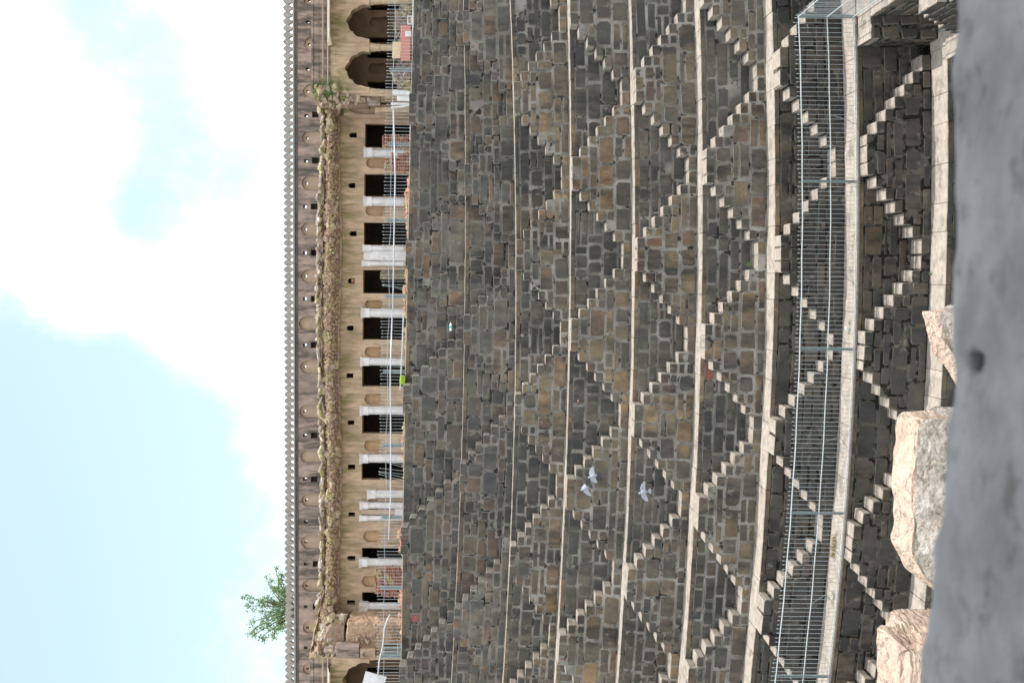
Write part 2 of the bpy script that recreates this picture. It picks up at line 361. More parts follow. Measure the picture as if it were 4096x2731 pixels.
def slab_mesh(w, d, h, matk):
    """paving slab, top at z=0, front edge at y=0, body behind (+y)"""
    qw = max(.2, round(w / .12) * .12); v = rnd.randrange(3)
    key = ('slab', round(qw, 2), round(d, 2), round(h, 2), matk, v)
    if key not in CACHE:
        r = random.Random(v + int(qw * 50)); mb = []
        n = 4; hw = qw / 2; vs = []
        fr = [(-hw + qw * k / n, r.uniform(-.0, .035), r.uniform(-.012, .0)) for k in range(n + 1)]
        for x, y, z in fr: vs.append((x, y + .012, z))               # top front arris
        for x, y, z in fr: vs.append((x, y, z - .02))
        for x, y, z in fr: vs.append((x, y + .01, -h))
        for x, y, z in fr: vs.append((x, d, r.uniform(-.006, .002)))
        for x, y, z in fr: vs.append((x, d, -h))
        fs = []; m = n + 1; mi = []
        for k in range(n):
            fs += [(k, k + 1, 3 * m + k + 1, 3 * m + k), (m + k, m + k + 1, k + 1, k), (2 * m + k, 2 * m + k + 1, m + k + 1, m + k), (4 * m + k + 1, 4 * m + k, 3 * m + k, 3 * m + k + 1)]
            mi += [0, 0, 1, 1]
        fs += [(0, 3 * m, 4 * m, 2 * m, m), (n, m + n, 2 * m + n, 4 * m + n, 3 * m + n)]; mi += [1, 1]
        CACHE[key] = mesh('paving_slab', vs, fs, [M[matk], M['stone']], mi)
    return CACHE[key], w / qw

# ------------------------------------------------------------------ one side of the well
class Side:
    def __init__(s, o, ang, zf):
        s.o = Vector(o); s.ang = ang; s.zf = zf
        s.ax = Vector((cos(ang), sin(ang), 0)); s.n = Vector((sin(ang), -cos(ang), 0))   # along, outward (towards the well)
    def pt(s, a, dep, z):
        p = s.o + s.ax * a + s.n * dep; return Vector((p.x, p.y, z))
    def slope(s, i, a): return atan((s.zf(i, a + .3) - s.zf(i, a - .3)) / .6)

ALLST = []
def put_block(side, parent, name, i, a0, a1, t0, t1, dep, d, kind, top=False, gap=None):
    """block between a0..a1 along the wall and t0..t1 (fractions of the storey, 0 = foot) with its face at depth dep"""
    gap = U_(.010, .036) if gap is None else gap
    am = (a0 + a1) / 2; zt, zb = side.zf(i, am), side.zf(i + 1, am); H = zt - zb
    z0, z1 = zb + t0 * H, zb + t1 * H
    w = a1 - a0 - gap; h = (z1 - z0 - (gap * .5 if top else gap)) * (1 if top else U_(.90, 1.0))
    if not top: w *= U_(.94, 1.0)
    if not top and dep < .5 and rnd.random() < .012: return None
    if w < .08 or h < .06: return None
    me, sx, sz = block_mesh(w, h, d, kind, top)
    zc = (z0 + z1) / 2 + (gap * .25 if top else 0)
    j = U_(-.018, .022) if not top else U_(-.035, .02)
    p = side.pt(am, dep + j, zc)
    o = link(name, me, parent, p, (0, -side.slope(i, am) + (U_(-.02, .02) if not top else U_(-.012, .012)), side.ang) if abs(side.ang) < .01 else (0, 0, side.ang), (sx, 1, sz))
    ALLST.append((o, p)); return o

def courses(lo, hi, mn, mxx):
    out = [lo]
    while hi - out[-1] > mxx: out.append(out[-1] + U_(mn, mxx))
    if hi - out[-1] < mn * .6 and len(out) > 1: out[-1] = hi
    else: out.append(hi)
    return out
def hwk(k): return T / 2 if k == 0 else LAND / 2 + (6 - k) * RUN

def pyramid(side, i, c, wl, label, group, amin=None, amax=None):
    """double flight of steps: solid block in front of the terrace wall, steps climbing from both sides to a landing"""
    kind = wl
    amin = c - T / 2 if amin is None else amin; amax = c + T / 2 if amax is None else amax
    th = thing('staircase', label, 'stairs', side.pt(c, PROJ, side.zf(i + 1, c)), group)
    r = 1 / 7.
    core = MB()
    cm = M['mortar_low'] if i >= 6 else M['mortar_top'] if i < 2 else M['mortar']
    def prof(a0, a1, t0, t1, ins=.022):
        a0 = max(a0, amin); a1 = min(a1, amax)
        if a1 - a0 < .05: return
        n = max(1, int((a1 - a0) / .9)); vs = []; fs = []
        for k in range(n + 1):
            a = a0 + (a1 - a0) * k / n; zt, zb = side.zf(i, a), side.zf(i + 1, a); H = zt - zb
            for dep in (-.05, PROJ - ins):
                for t in (t0, t1): vs.append(side.pt(a, dep, zb + t * H - (.02 if t == t1 else 0)))
        for k in range(n):
            b = k * 4
            fs += [(b + 2, b + 6, b + 7, b + 3), (b + 1, b + 3, b + 7, b + 5), (b, b + 4, b + 6, b + 2)]
        fs += [(0, 2, 3, 1), (n * 4, n * 4 + 1, n * 4 + 3, n * 4 + 2)]
        core.add(vs, fs)
    for k in range(7):
        h = hwk(k) - (.0 if k == 0 else .03)
        prof(c - h, c + h, k * r - (0 if k == 0 else .01), (k + 1) * r)
    core.build('mortar_core', cm, th)
    # step blocks (full depth, pale worn tops) and the landing
    merged = {}
    for k in range(0, 6):
        for sg in (-1, 1):
            a_in, a_out = hwk(k + 1), hwk(k)
            ext = RUN if (k < 5 and rnd.random() < .35) else 0
            merged[(k, sg)] = ext
            x0, x1 = (c + a_in - .0, c + a_out) if sg > 0 else (c - a_out, c - a_in)
            x0c, x1c = max(x0, amin), min(x1, amax)
            if x1c - x0c < .12: continue
            # tread top block
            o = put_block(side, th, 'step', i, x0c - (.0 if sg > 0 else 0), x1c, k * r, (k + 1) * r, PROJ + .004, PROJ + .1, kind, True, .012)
    n = 2 if rnd.random() < .5 else 3
    cuts = [c - LAND / 2] + sorted(c + (q / n - .5) * LAND + U_(-.06, .06) for q in range(1, n)) + [c + LAND / 2]
    for a, b in zip(cuts[:-1], cuts[1:]):
        if b > amin and a < amax: put_block(side, th, 'landing_stone', i, max(a, amin), min(b, amax), 6 * r, 1.0, PROJ + .008, PROJ + .1, kind, True, .012)
    # facing stones between the flights
    k = 0
    while k < 6:
        span = 2 if (k < 5 and rnd.random() < .75) else 1
        wi = hwk(k + span)            # inner half width at the top row of this course
        a = c - wi
        while a < c + wi - .05:
            b = a + U_(.40, .95) * (1.15 if span == 2 else 1)
            if c + wi - b < .28: b = c + wi
            if b > amin and a < amax:
                aa, bb = max(a, amin), min(b, amax)
                if span == 2 and rnd.random() < .22:
                    m = k * r + r * U_(.7, 1.3)
                    put_block(side, th, 'stone', i, aa, bb, k * r, m, PROJ, .14, kind)
                    put_block(side, th, 'stone', i, aa, bb, m, (k + 2) * r, PROJ, .14, kind)
                else:
                    put_block(side, th, 'stone', i, aa, bb, k * r, (k + span) * r, PROJ, .14, kind)
            a = b
        if span == 2:                 # single-height stones beside the course
            for sg in (-1, 1):
                x0, x1 = (c + hwk(k + 2), c + hwk(k + 1)) if sg > 0 else (c - hwk(k + 1), c - hwk(k + 2))
                if x1 > amin and x0 < amax: put_block(side, th, 'stone', i, max(x0, amin), min(x1, amax), k * r, (k + 1) * r, PROJ, .14, kind)
        k += span
    return th

ORD = ['top', 'second', 'third', 'fourth', 'fifth', 'sixth', 'seventh', 'eighth', 'ninth']
def terrace(side, i, a0, a1, kind, wl, label, centres, ledge=True, nm='terrace_wall', a2=None):
    am = (a0 + a1) / 2
    th = thing(nm, label, 'terrace wall', side.pt(am, 0, side.zf(i + 1, am)), 'stone terrace walls stepping down into the well')
    cm = M['mortar_low'] if i >= 6 else M['mortar_top'] if i < 2 else M['mortar']
    kind = 'd' if kind == 'a' else kind
    core = MB(); n = 14; vs = []; fs = []
    for k in range(n + 1):
        a = a0 + (a1 - a0) * k / n; zt, zb = side.zf(i, a) - .13, side.zf(i + 1, a) - .3
        for p in (side.pt(a, -.03, zb), side.pt(a, -.03, zt), side.pt(a, -1.9, zt), side.pt(a, -1.9, zb)): vs.append(p)
    for k in range(n):
        b = k * 4
        fs += [(b, b + 4, b + 5, b + 1), (b + 1, b + 5, b + 6, b + 2), (b + 2, b + 6, b + 7, b + 3)]
    fs += [(0, 1, 2, 3), (n * 4 + 3, n * 4 + 2, n * 4 + 1, n * 4)]
    core.add(vs, fs); core.build('mortar_core', cm, th)
    H = side.zf(i, am) - side.zf(i + 1, am)
    cs = courses(0, 1 - (.15 / H if i else 0), .26 / H, .56 / H)
    for t0, t1 in zip(cs[:-1], cs[1:]):
        k = min(6, max(1, int(t1 * 7 - .001)))
        a = a0 - U_(0, .4)
        while a < a1 - .05:
            b = a + U_(.32, 1.15) * (1.3 if rnd.random() < .25 else .9)
            if a1 - b < .25: b = a1
            hid = False
            for c in centres:
                h = hwk(k) - .35
                if a > c - h and b < c + h: hid = True
            if not hid:
                if t1 - t0 > .36 / H and rnd.random() < .25:
                    m = (t0 + t1) / 2 + U_(-.04, .04)
                    put_block(side, th, 'stone', i, max(a, a0), b, t0, m, 0, .14, kind); put_block(side, th, 'stone', i, max(a, a0), b, m, t1, 0, .14, kind)
                else: put_block(side, th, 'stone', i, max(a, a0), b, t0, t1, 0, .14, kind)
            a = b
    if ledge:
        a = a0; a1 = a2 or a1
        while a < a1 - .05:
            b = a + U_(.7, 1.5)
            if a1 - b < .4: b = a1
            m = (a + b) / 2; me, sx = slab_mesh(b - a - .012, wl + .12, .15, 'ledge')
            link('ledge_slab', me, th, side.pt(m, .035 + U_(-.012, .012), side.zf(i, m) + U_(-.004, .004)), (0, -side.slope(i, m) if abs(side.ang) < .01 else 0, side.ang), (sx, 1, 1))
            a = b
    return th

far = [Side((0, DD[i], 0), 0, zed) for i in range(9)]
NTH = ['first', 'second', 'third', 'fourth', 'fifth', 'sixth', 'seventh', 'eighth']
looks = ['small dark grey courses', 'grey courses with slim steps', 'grey and brown courses', 'brown blocks and pale mortar', 'brown blocks with thick pale mortar',
         'large brown blocks', 'large dark blocks behind the long railing', 'black stained blocks', 'black stained blocks in the depth']
for i in range(9):
    D = DD[i]; left = -.389 * D - 1.7; right = min(.249 * D + 1.7, XC7 + (DD[i] - 29.2) if i < 8 else 5.5)
    par = 0 if i % 2 == 0 else .5
    cs = [X0 + (n + par) * T for n in range(-6, 6)]
    cs = [c for c in cs if c + hwk(1) > left and c - hwk(1) < right - .3]
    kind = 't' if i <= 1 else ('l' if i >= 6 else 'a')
    wl = (DD[i - 1] - DD[i] - PROJ) if i else .9
    if i == 8: cs = []
    terrace(far[i], i, left, right, kind, wl, f'{ORD[i]} terrace wall down from the railed rim, {looks[i]}' if i else 'topmost terrace wall of dark grey stones right under the railed rim', cs, a2=None if i == 0 else min(.249 * DD[i - 1] + 1.2, XC7 + (DD[i - 1] - 29.2)))
    cs = sorted(cs, reverse=True)
    for q, c in enumerate(cs):
        amin, amax = max(c - T / 2, left), min(c + T / 2, right)
        if i == 7: amax = min(amax, 6.10)
        if amax - amin < .5: continue
        pyramid(far[i], i, c, kind, f'double flight of steps on the {ORD[i]} terrace down, {NTH[q]} from the railing corner end', 'zigzag staircases on the terraces', amin, amax)

# right-hand side of the well, turning the corner towards the viewer
zr = lambda i, s: ZC[i][0] * 44 + ZC[i][1] * 6.7 + ZC[i][2]
for i, cc in ((6, 24.26 - T / 2), (7, 24.26)):
    xr = XC7 + (DD[i] - 29.2)
    sd = Side((xr, 0, 0), -pi / 2, zr)
    # along axis is -Y, so position a = -Y
    a0, a1 = -(DD[i] - .02), -21.0
    terrace(sd, i, a0, a1, 'l', DD[i - 1] - DD[i] - PROJ, ('seventh' if i == 6 else 'eighth') + ' terrace wall on the side that turns towards the viewer at the corner', [-cc], nm='terrace_wall')
    pyramid(sd, i, -cc, 'l', 'double flight of stone steps on the ' + ('seventh' if i == 6 else 'eighth') + ' terrace around the corner, below the turning railing', 'zigzag staircases on the terraces', max(a0 + .3, -cc - T / 2 + (.2 if i == 7 else 0)), -21.0)
sd8 = Side((5.5, 0, 0), -pi / 2, zr)
terrace(sd8, 8, -27.45, -20.5, 'l', 1.15, 'ninth terrace wall turning towards the viewer in the dark depth of the corner', [])
me8, sx8 = slab_mesh(1.4, 1.1, .15, 'ledge'); link('corner_slab', me8, thing('corner_paving', 'square pale paving slab in the corner of the lowest ledge in view', 'slab', (6.1, 28.0, zed(8, 5.5))), (6.2, 27.46, zed(8, 5.5) + .004), None, (sx8, 1, 1))
# solid corner block under the railing corner
cb = thing('corner_block', 'square dark stone corner block with a pale top where the railing turns the corner', 'stone block', (6.4, 28.5, zed(8, 6.4)))
sdc = Side((0, 28.95, 0), 0, zed)
mb = MB(); mb.box(6.14, 6.95, 28.03, 29.2, zed(8, 6.4) - .1, zed(7, 6.4) - .03); mb.build('mortar_core', M['mortar_low'], cb)
ts = [0, .28, .56, .84, 1.0]
for t0, t1 in zip(ts[:-1], ts[1:]):
    for a, b in ((6.12, 6.38 + U_(0, .1)), (6.46, 6.74)):
        b2 = b; o = put_block(sdc, cb, 'stone', 7, a, b2 + .0, t0, t1, .95, .9 if t1 == 1 else .5, 'l', t1 == 1, .014)
sd2 = Side((6.12, 0, 0), -pi / 2, lambda i, s: zed(i, 6.2))     # its left flank
for t0, t1 in zip(ts[:-1], ts[1:]):
    pass
me, sx = slab_mesh(.6, 1.0, .1, 'ledge'); link('top_slab', me, cb, (6.42, 28.0, zed(7, 6.4) + .004), None, (sx, 1, 1))

# red-painted stones
def paint_red(v, y, Y, m='red_paint'):
    p = P(v, y, Y); best = min(ALLST, key=lambda q: (q[1] - p).length + q[0].dimensions.x * .6)
    o = best[0]
    for s in o.material_slots: s.link = 'OBJECT'; s.material = M[m]
    o['label'] = 'stone painted red'
for v, y, Y in ((2812, 1500, 32.65), (1662, 2440, 39.6)):
    paint_red(v, y, Y)

# ------------------------------------------------------------------ ground, pit floor
g = MB(); g.add([(-400, 39.9, 3.28), (400, 39.9, 3.0), (400, 900, 3.0), (-400, 900, 3.28)], [(0, 1, 2, 3)])
tag(g.build('ground', M['ground']), 'dusty ground level around the top of the well', None, kind='structure')
g = MB(); g.add([(-30, -3, -15.2), (30, -3, -15.2), (30, 40, -15.2), (-30, 40, -15.2)], [(0, 1, 2, 3)])
tag(g.build('well_floor', M['pit']), 'dark stone floor at the bottom of the stepwell', None, kind='structure')
# ------------------------------------------------------------------ helpers for masonry walls with openings
def xz(v, y, Y):
    p = P(v, y, Y); return (p.x, p.z)
def rect(v0, v1, y0, y1, Y): return [xz(v1, y1, Y), xz(v1, y0, Y), xz(v0, y0, Y), xz(v0, y1, Y)]
def arch(v0, v1, y0, y1, Y, kind='pointed', ah=None, lobes=7):
    yc = (y0 + y1) / 2; hw = (y1 - y0) / 2; ah = ah or hw * 1.0; vs = v0 + ah
    pts = [xz(v1, y1, Y), xz(v1, y0, Y)]
    n = 40 if kind == 'cusped' else 14
    for k in range(n + 1):
        t = pi * k / n; c, s = cos(t), sin(t)
        rr = 1.0
        if kind == 'cusped':
            rr = .92 + .08 * abs(sin(lobes * t / 2 + (0 if lobes % 2 else pi / 2))) ** .6
        yy = yc - hw * c * rr
        h = s * rr
        if kind != 'round': h = h * .93 + .07 * max(0, 1 - abs(t - pi / 2) / .25) if kind == 'cusped' else (s ** 1.15) * .85 + .15 * max(0, 1 - abs(t - pi / 2) / .8)
        pts.append(xz(vs - ah * h, yy, Y))
    return pts
def panel(name, outer, holes, Y, depth, mat, parent, hole_depth=None, mi_j=0, mats=None, back=False):
    mb = MB(); polys = [outer] + holes
    tris = tessellate_polygon([[Vector((x, z, 0)) for x, z in p] for p in polys])
    flat = [q for p in polys for q in p]
    def orient(t):
        (a, b), (c, d), (e, f) = (flat[k] for k in t)
        return t if (c - a) * (f - b) - (e - a) * (d - b) > 0 else tuple(reversed(t))
    fs = [orient(t) for t in tris]
    mb.add([(x, Y, z) for x, z in flat], fs)
    if back: mb.add([(x, Y + depth, z) for x, z in flat], [tuple(reversed(f)) for f in fs])
    for k, p in enumerate(polys):
        d = depth if (k == 0 or hole_depth is None) else hole_depth[k - 1]
        n = len(p); vs = [(x, Y, z) for x, z in p] + [(x, Y + d, z) for x, z in p]
        mb.add(vs, [(q, (q + 1) % n, n + (q + 1) % n, n + q) for q in range(n)], mi_j)
    return mb.build(name, mats or mat, parent)
def plate(name, poly, Y, mat, parent):
    mb = MB(); t = tessellate_polygon([[Vector((x, z, 0)) for x, z in poly]])
    def orient(q):
        (a, b), (c, d), (e, f) = (poly[k] for k in q)
        return q if (c - a) * (f - b) - (e - a) * (d - b) > 0 else tuple(reversed(q))
    mb.add([(x, Y, z) for x, z in poly], [orient(q) for q in t]); return mb.build(name, mat, parent)
def rock(seed, flat=1.):
    r = random.Random(seed); vs = []; idx = {}
    for a in (-1, 0, 1):
        for b in (-1, 0, 1):
            for c in (-1, 0, 1):
                if (a, b, c) == (0, 0, 0): continue
                v = Vector((a, b, c)); L_ = max(abs(a), abs(b), abs(c)); v = v * .62 + v.normalized() * .38
                idx[(a, b, c)] = len(vs); vs.append(Vector((v.x * .5 + r.uniform(-.07, .07), v.y * .5 + r.uniform(-.07, .07), (v.z * .5 + r.uniform(-.07, .07)) * flat)))
    fs = []
    for ax in range(3):
        for s in (-1, 1):
            o = [k for k in range(3) if k != ax]
            for p in (-1, 0):
                for q in (-1, 0):
                    c = []
                    for (dp, dq) in ((0, 0), (1, 0), (1, 1), (0, 1)):
                        k = [0, 0, 0]; k[ax] = s; k[o[0]] = p + dp; k[o[1]] = q + dq; c.append(idx[tuple(k)])
                    n = (vs[c[1]] - vs[c[0]]).cross(vs[c[2]] - vs[c[0]])
                    if n.dot(vs[c[0]] + vs[c[2]]) < 0: c.reverse()
                    fs.append(tuple(c))
    return vs, fs
ROCKS = {}
def rock_obj(name, parent, p, size, matk, flat=False, tilt=.5):
    k = (matk, rnd.randrange(8))
    if k not in ROCKS: vs, fs = rock(k[1] + 3); ROCKS[k] = mesh('rock', vs, fs, [M[matk]])
    s = size if isinstance(size, (tuple, list)) else (size * U_(.8, 1.3), size * U_(.7, 1.1), size * U_(.5, .9))
    return link(name, ROCKS[k], parent, p, (U_(-tilt, tilt), U_(-tilt, tilt), U_(-3, 3) if not flat else U_(-.4, .4)), s)
def tuft(mb, p, n, h, spread, mi=0, droop=.3):
    for _ in range(n):
        a = U_(0, 2 * pi); l = h * U_(.5, 1.1); w = h * U_(.03, .07)
        b = Vector(p) + Vector((U_(-spread, spread), U_(-spread, spread) * .5, U_(-.02, .02)))
        t = b + Vector((cos(a) * l * droop * 1.5, sin(a) * l * droop, l)); m = (b + t) / 2 + Vector((0, 0, l * .12)); s = Vector((-sin(a), cos(a), 0)) * w
        if rnd.random() < .5: s = Vector((w, 0, 0))
        mb.add([b - s, b + s, m + s * .8, t, m - s * .8], [(0, 1, 2, 4), (4, 2, 3)], mi)
def leaf(mb, p, size, mi=0):
    d = Vector((U_(-1, 1), U_(-1, 1), U_(-1, .4))).normalized(); s = d.cross(Vector((U_(-1, 1), U_(-1, 1), U_(-1, 1)))).normalized() * size * .38
    p = Vector(p); d *= size
    mb.add([p, p + d * .5 + s, p + d, p + d * .5 - s], [(0, 1, 2, 3)], mi)

# ------------------------------------------------------------------ inner palace wall with doorways and niches (behind the railing)
YA = 44.0
pw = thing('palace_wall', 'long ochre plastered wall with dark doorways and small arched niches behind the rim railing', 'wall', (-4, YA, 3.1))
zt = P(1352, 1400, YA).z
def zfloor(Y=YA): return 3.15
holes = []; hd = []; niches = []
doors = [(1460, 495, 589), (1457, 696, 785), (1455, 890, 979), (1452, 1080, 1173), (1450, 1269, 1358), (1448, 1458, 1545), (1448, 1652, 1733), (1446, 1845, 1918), (1447, 2190, 2245), (1447, 2367, 2420)]
doors += [(1470, 20, 41), (1470, 150, 171), (1469, 205, 233), (1470, 328, 360), (1468, 2668, 2690)]
for v, a, b in doors:
    x0, z1 = xz(v, b, YA); x1, _ = xz(v, a, YA); holes.append([(x0, 3.2), (x1, 3.2), (x1, z1), (x0, z1)]); hd.append(.42)
for v0, v1, a, b in ((1463, 1543, 632, 673), (1461, 1541, 825, 864), (1459, 1531, 1200, 1232), (1457, 1524, 1386, 1428), (1456, 1525, 1574, 1617), (1455, 1524, 1758, 1804), (1452, 1521, 2120, 2167), (1446, 1512, 2300, 2346),
                     (1478, 1560, 69, 114), (1474, 1558, 254, 295)):
    h = arch(v0, v1, a, b, YA, 'cusped', lobes=5); holes.append(h); hd.append(.16); niches.append((h, .16, 'niche_warm'))
for v0, v1, a, b, rd in ((1396, 1427, 531, 551, 1), (1393, 1421, 732, 753, 1), (1397, 1426, 925, 945, 1), (1391, 1419, 1113, 1135, 1), (1386, 1414, 1302, 1323, 1), (1385, 1413, 1493, 1512, 0), (1390, 1417, 1681, 1699, 0),
                         (1391, 1420, 1857, 1877, 0), (1393, 1420, 2048, 2065, 0), (1388, 1421, 2222, 2241, 1), (1388, 1420, 2399, 2417, 0)):
    h = arch(v0, v1, a, b, YA, 'round') if rd else rect(v0, v1, a, b, YA); holes.append(h); hd.append(.35)
x0 = xz(1500, 2920, YA)[0]; x1 = xz(1500, -240, YA)[0]
xm0, xm1 = xz(1500, 2634, YA)[0], xz(1500, 381, YA)[0]
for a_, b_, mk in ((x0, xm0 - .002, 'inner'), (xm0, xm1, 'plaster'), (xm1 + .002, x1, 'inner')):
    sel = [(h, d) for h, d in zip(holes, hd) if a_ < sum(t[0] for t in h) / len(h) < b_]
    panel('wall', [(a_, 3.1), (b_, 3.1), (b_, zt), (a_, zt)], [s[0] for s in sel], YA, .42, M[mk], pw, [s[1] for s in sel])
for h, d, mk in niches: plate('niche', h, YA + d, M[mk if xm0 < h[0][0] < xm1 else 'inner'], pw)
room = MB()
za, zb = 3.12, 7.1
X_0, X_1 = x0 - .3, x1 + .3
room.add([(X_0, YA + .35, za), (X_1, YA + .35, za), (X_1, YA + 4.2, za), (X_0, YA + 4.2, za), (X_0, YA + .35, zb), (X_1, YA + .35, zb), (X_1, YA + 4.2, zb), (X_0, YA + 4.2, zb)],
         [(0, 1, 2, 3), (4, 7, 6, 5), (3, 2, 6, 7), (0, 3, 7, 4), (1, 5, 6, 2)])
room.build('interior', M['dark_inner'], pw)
# engaged pillars
def pillar(v0, ya, yb, base='cream', flare=1.3, Y=YA - .16):
    p = P(v0, (ya + yb) / 2, Y); r = (yb - ya) / 4300 * Y / 2; H = p.z - 3.12
    mb = MB(); c = (p.x, Y, 3.12)
    zc = H - .36
    mb.lathe(c, [(r * 1.35, .0), (r * 1.35, .10), (r * 1.12, .14), (r * 1.25, .62), (r * 1.05, .78)], 8, 1)
    mb.lathe((p.x, Y, 3.12 + .78), [(r, 0), (r, zc - .80), (r * 1.12, zc - .79), (r * 1.12, zc - .74), (r * .98, zc - .73)], 8, 0)
    mb.box(p.x - r * 1.02, p.x + r * 1.02, Y - r * .9, YA + .02, 3.12 + zc + .02, 3.12 + H - .14, 0)
    mb.add([(p.x - r * 1.02, Y - r * .9, 3.12 + H - .139), (p.x + r * 1.02, Y - r * .9, 3.12 + H - .139), (p.x + r * 1.02, YA + .02, 3.12 + H - .139), (p.x - r * 1.02, YA + .02, 3.12 + H - .139),
            (p.x - r * flare, Y - r * 1.3, 3.12 + H), (p.x + r * flare, Y - r * 1.3, 3.12 + H), (p.x + r * flare, YA + .02, 3.12 + H), (p.x - r * flare, YA + .02, 3.12 + H)],
           [(0, 1, 5, 4), (1, 2, 6, 5), (3, 0, 4, 7), (4, 5, 6, 7)], 0)
    o = mb.build('pillar', [M['white'], M[base]], pw)
for v, a, b in ((1457, 594, 628), (1455, 789, 824), (1451, 981, 1003), (1448, 1044, 1063), (1446, 1233, 1268), (1443, 1430, 1461), (1441, 1623, 1657), (1440, 1815, 1849), (1470, 1958, 1990), (1440, 2006, 2032), (1438, 2060, 2080), (1438, 2231, 2262), (1439, 2407, 2440)):
    pillar(v, a, b, 'cream' if b < 2200 else 'white')
for (v0, v1, a, b, mk) in ((1456, 1640, 1004, 1043, 'white'), (1445, 1580, 2034, 2054, 'niche'), (1580, 1640, 2030, 2058, 'white')):
    x_0, x_1, z_0, z_1 = box_px(v0, v1, a, b, YA); mb = MB(); mb.box(x_0, x_1, YA - .14, YA + .01, z_0, z_1); mb.build('wall_panel', M[mk], pw)
x_0, x_1, z_0, z_1 = box_px(1405, 1419, 1116, 1132, YA); mb = MB(); mb.box(x_0, x_1, YA + .02, YA + .2, z_0, z_1); mb.build('pink_block', M['brick'], pw)
# dark wooden chest-high screen standing in a doorway
x_0, x_1, z_0, z_1 = box_px(1520, 1640, 1087, 1118, YA + .5); mb = MB(); mb.box(x_0, x_1, YA + .5, YA + .7, 3.13, z_1)
tag(mb.build('stone_slab', M['shard'], None, loc=(x_0, YA + .5, 3.13)), 'grey upright slab leaning inside the doorway near the middle of the wall', 'slab')

# ------------------------------------------------------------------ upper wall with crenellated parapet
YB = 47.5
uw = thing('parapet_wall', 'upper weathered pink wall with arched blind niches under a row of leaf-shaped merlons', 'wall', (-3, YB, 7.1))
holes = []; hd = []; nic = []
for v0, a, b, k in ((1217, -12, 18, 'round'), (1217, 150, 206, 'round'), (1211, 337, 394, 'pointed'), (1209, 525, 580, 'round'), (1207, 703, 763, 'round'), (1203, 888, 946, 'pointed'), (1203, 1076, 1133, 'pointed'), (1194, 1265, 1321, 'pointed'),
                    (1200, 1440, 1495, 'pointed'), (1199, 1619, 1671, 'round'), (1202, 1800, 1851, 'round'), (1206, 1974, 2025, 'round'), (1203, 2138, 2196, 'pointed'), (1208, 2317, 2364, 'pointed'), (1211, 2484, 2532, 'round'), (1211, 2651, 2695, 'round')):
    h = arch(v0, 1283, a, b, YB, k); holes.append(h); hd.append(.14); nic.append((h, (a + b) / 2, v0))
thr = []
for y in (87, 276, 463, 644, 826, 1011, 1195, 1380, 1741, 1916, 2087, 2255, 2425, 2589):
    vv = 1217 - (y / 2731) * 2 + (6 if y < 300 else 0) - (4 if 700 < y < 2000 else 0)
    h = rect(vv, vv + 15, y - 6, y + 6, YB); holes.append(h); hd.append(.5)
for y in (459, 642, 826, 1011, 1195, 1380, 1741, 1917, 2255, 2425):
    v = 1248 if y < 700 else 1243 if y < 2200 else 1251
    h = rect(v, v + 27, y - 12, y + 12, YB); holes.append(h); hd.append(.5 if y in (1011,) else .3)
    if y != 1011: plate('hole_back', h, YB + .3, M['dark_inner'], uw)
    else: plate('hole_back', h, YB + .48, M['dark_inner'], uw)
xa = xz(1200, 2920, YB)[0]; xb = xz(1200, -240, YB)[0]
ztop = lambda x: P(1181, 1365, YB).z
zt2 = ztop(0)
panel('wall', [(xa, 6.9), (xb, 6.9), (xb, zt2), (xa, zt2)], holes, YB, .5, M['plaster_pink'], uw, hd, back=False)
for h, yc, v0 in nic:
    # small square opening through the back of the niche, sky behind
    vv = v0 + 14; hh = rect(vv, vv + 11, yc - 5, yc + 5, YB + .14)
    if yc in (1293, 1825.5): panel('niche', h, [], YB + .14, .02, M['niche'], uw)
    else: panel('niche', h, [hh], YB + .14, .36, M['niche'], uw)
mb = MB(); mb.box(xa, xb, YB - .10, YB + .5, zt2, zt2 + .07, 0); mb.box(xa, xb, YB - .03, YB + .45, zt2 - .12, zt2, 1)
mb.build('cornice', [M['merlon'], M['stain']], uw)
# merlons: one leaf-shaped slab each, the gaps between them read as trefoils
pitch = .2905
n_m = int((xb - xa) / pitch)
half = [(.5, 0), (.5, .11), (.20, .13), (.155, .21), (.17, .30), (.27, .35), (.30, .40), (.27, .46), (.36, .55), (.47, .64), (.49, .72), (.497, .86), (.485, 1.02), (.44, 1.17), (.36, 1.30), (.25, 1.41), (.12, 1.49), (0, 1.58)]
prof = [(x, z) for x, z in half] + [(-x, z) for x, z in reversed(half[:-1])]
mbs = MB()
tr = tessellate_polygon([[Vector((x, z, 0)) for x, z in prof]])
n = len(prof)
mbs.add([(x * pitch, -.09, z * pitch) for x, z in prof], [tuple(t) for t in tr]); mbs.add([(x * pitch, .09, z * pitch) for x, z in prof], [tuple(reversed(t)) for t in tr])
mbs.add([(x * pitch, -.09, z * pitch) for x, z in prof] + [(x * pitch, .09, z * pitch) for x, z in prof], [(k, (k + 1) % n, n + (k + 1) % n, n + k) for k in range(n)])
mer = mesh('merlon', mbs.v, mbs.f, [M['merlon']])
for k in range(n_m):
    x = xa + (k + .5) * pitch
    yy = P(1135, 1365, YB)
    link('merlon', mer, uw, (x, YB + .2, zt2 + .07), (U_(-.02, .02), U_(-.012, .012), 0), (1, 1, U_(.975, 1.03)))
# flat roof between the two walls
mb = MB(); mb.box(xa, xb, 43.6, YB + .02, 6.78, 6.95)
tag(mb.build('palace_roof', M['rubble'], None, loc=(0, 45, 6.9)), 'flat broken roof between the lower ochre wall and the upper pink wall', 'roof')

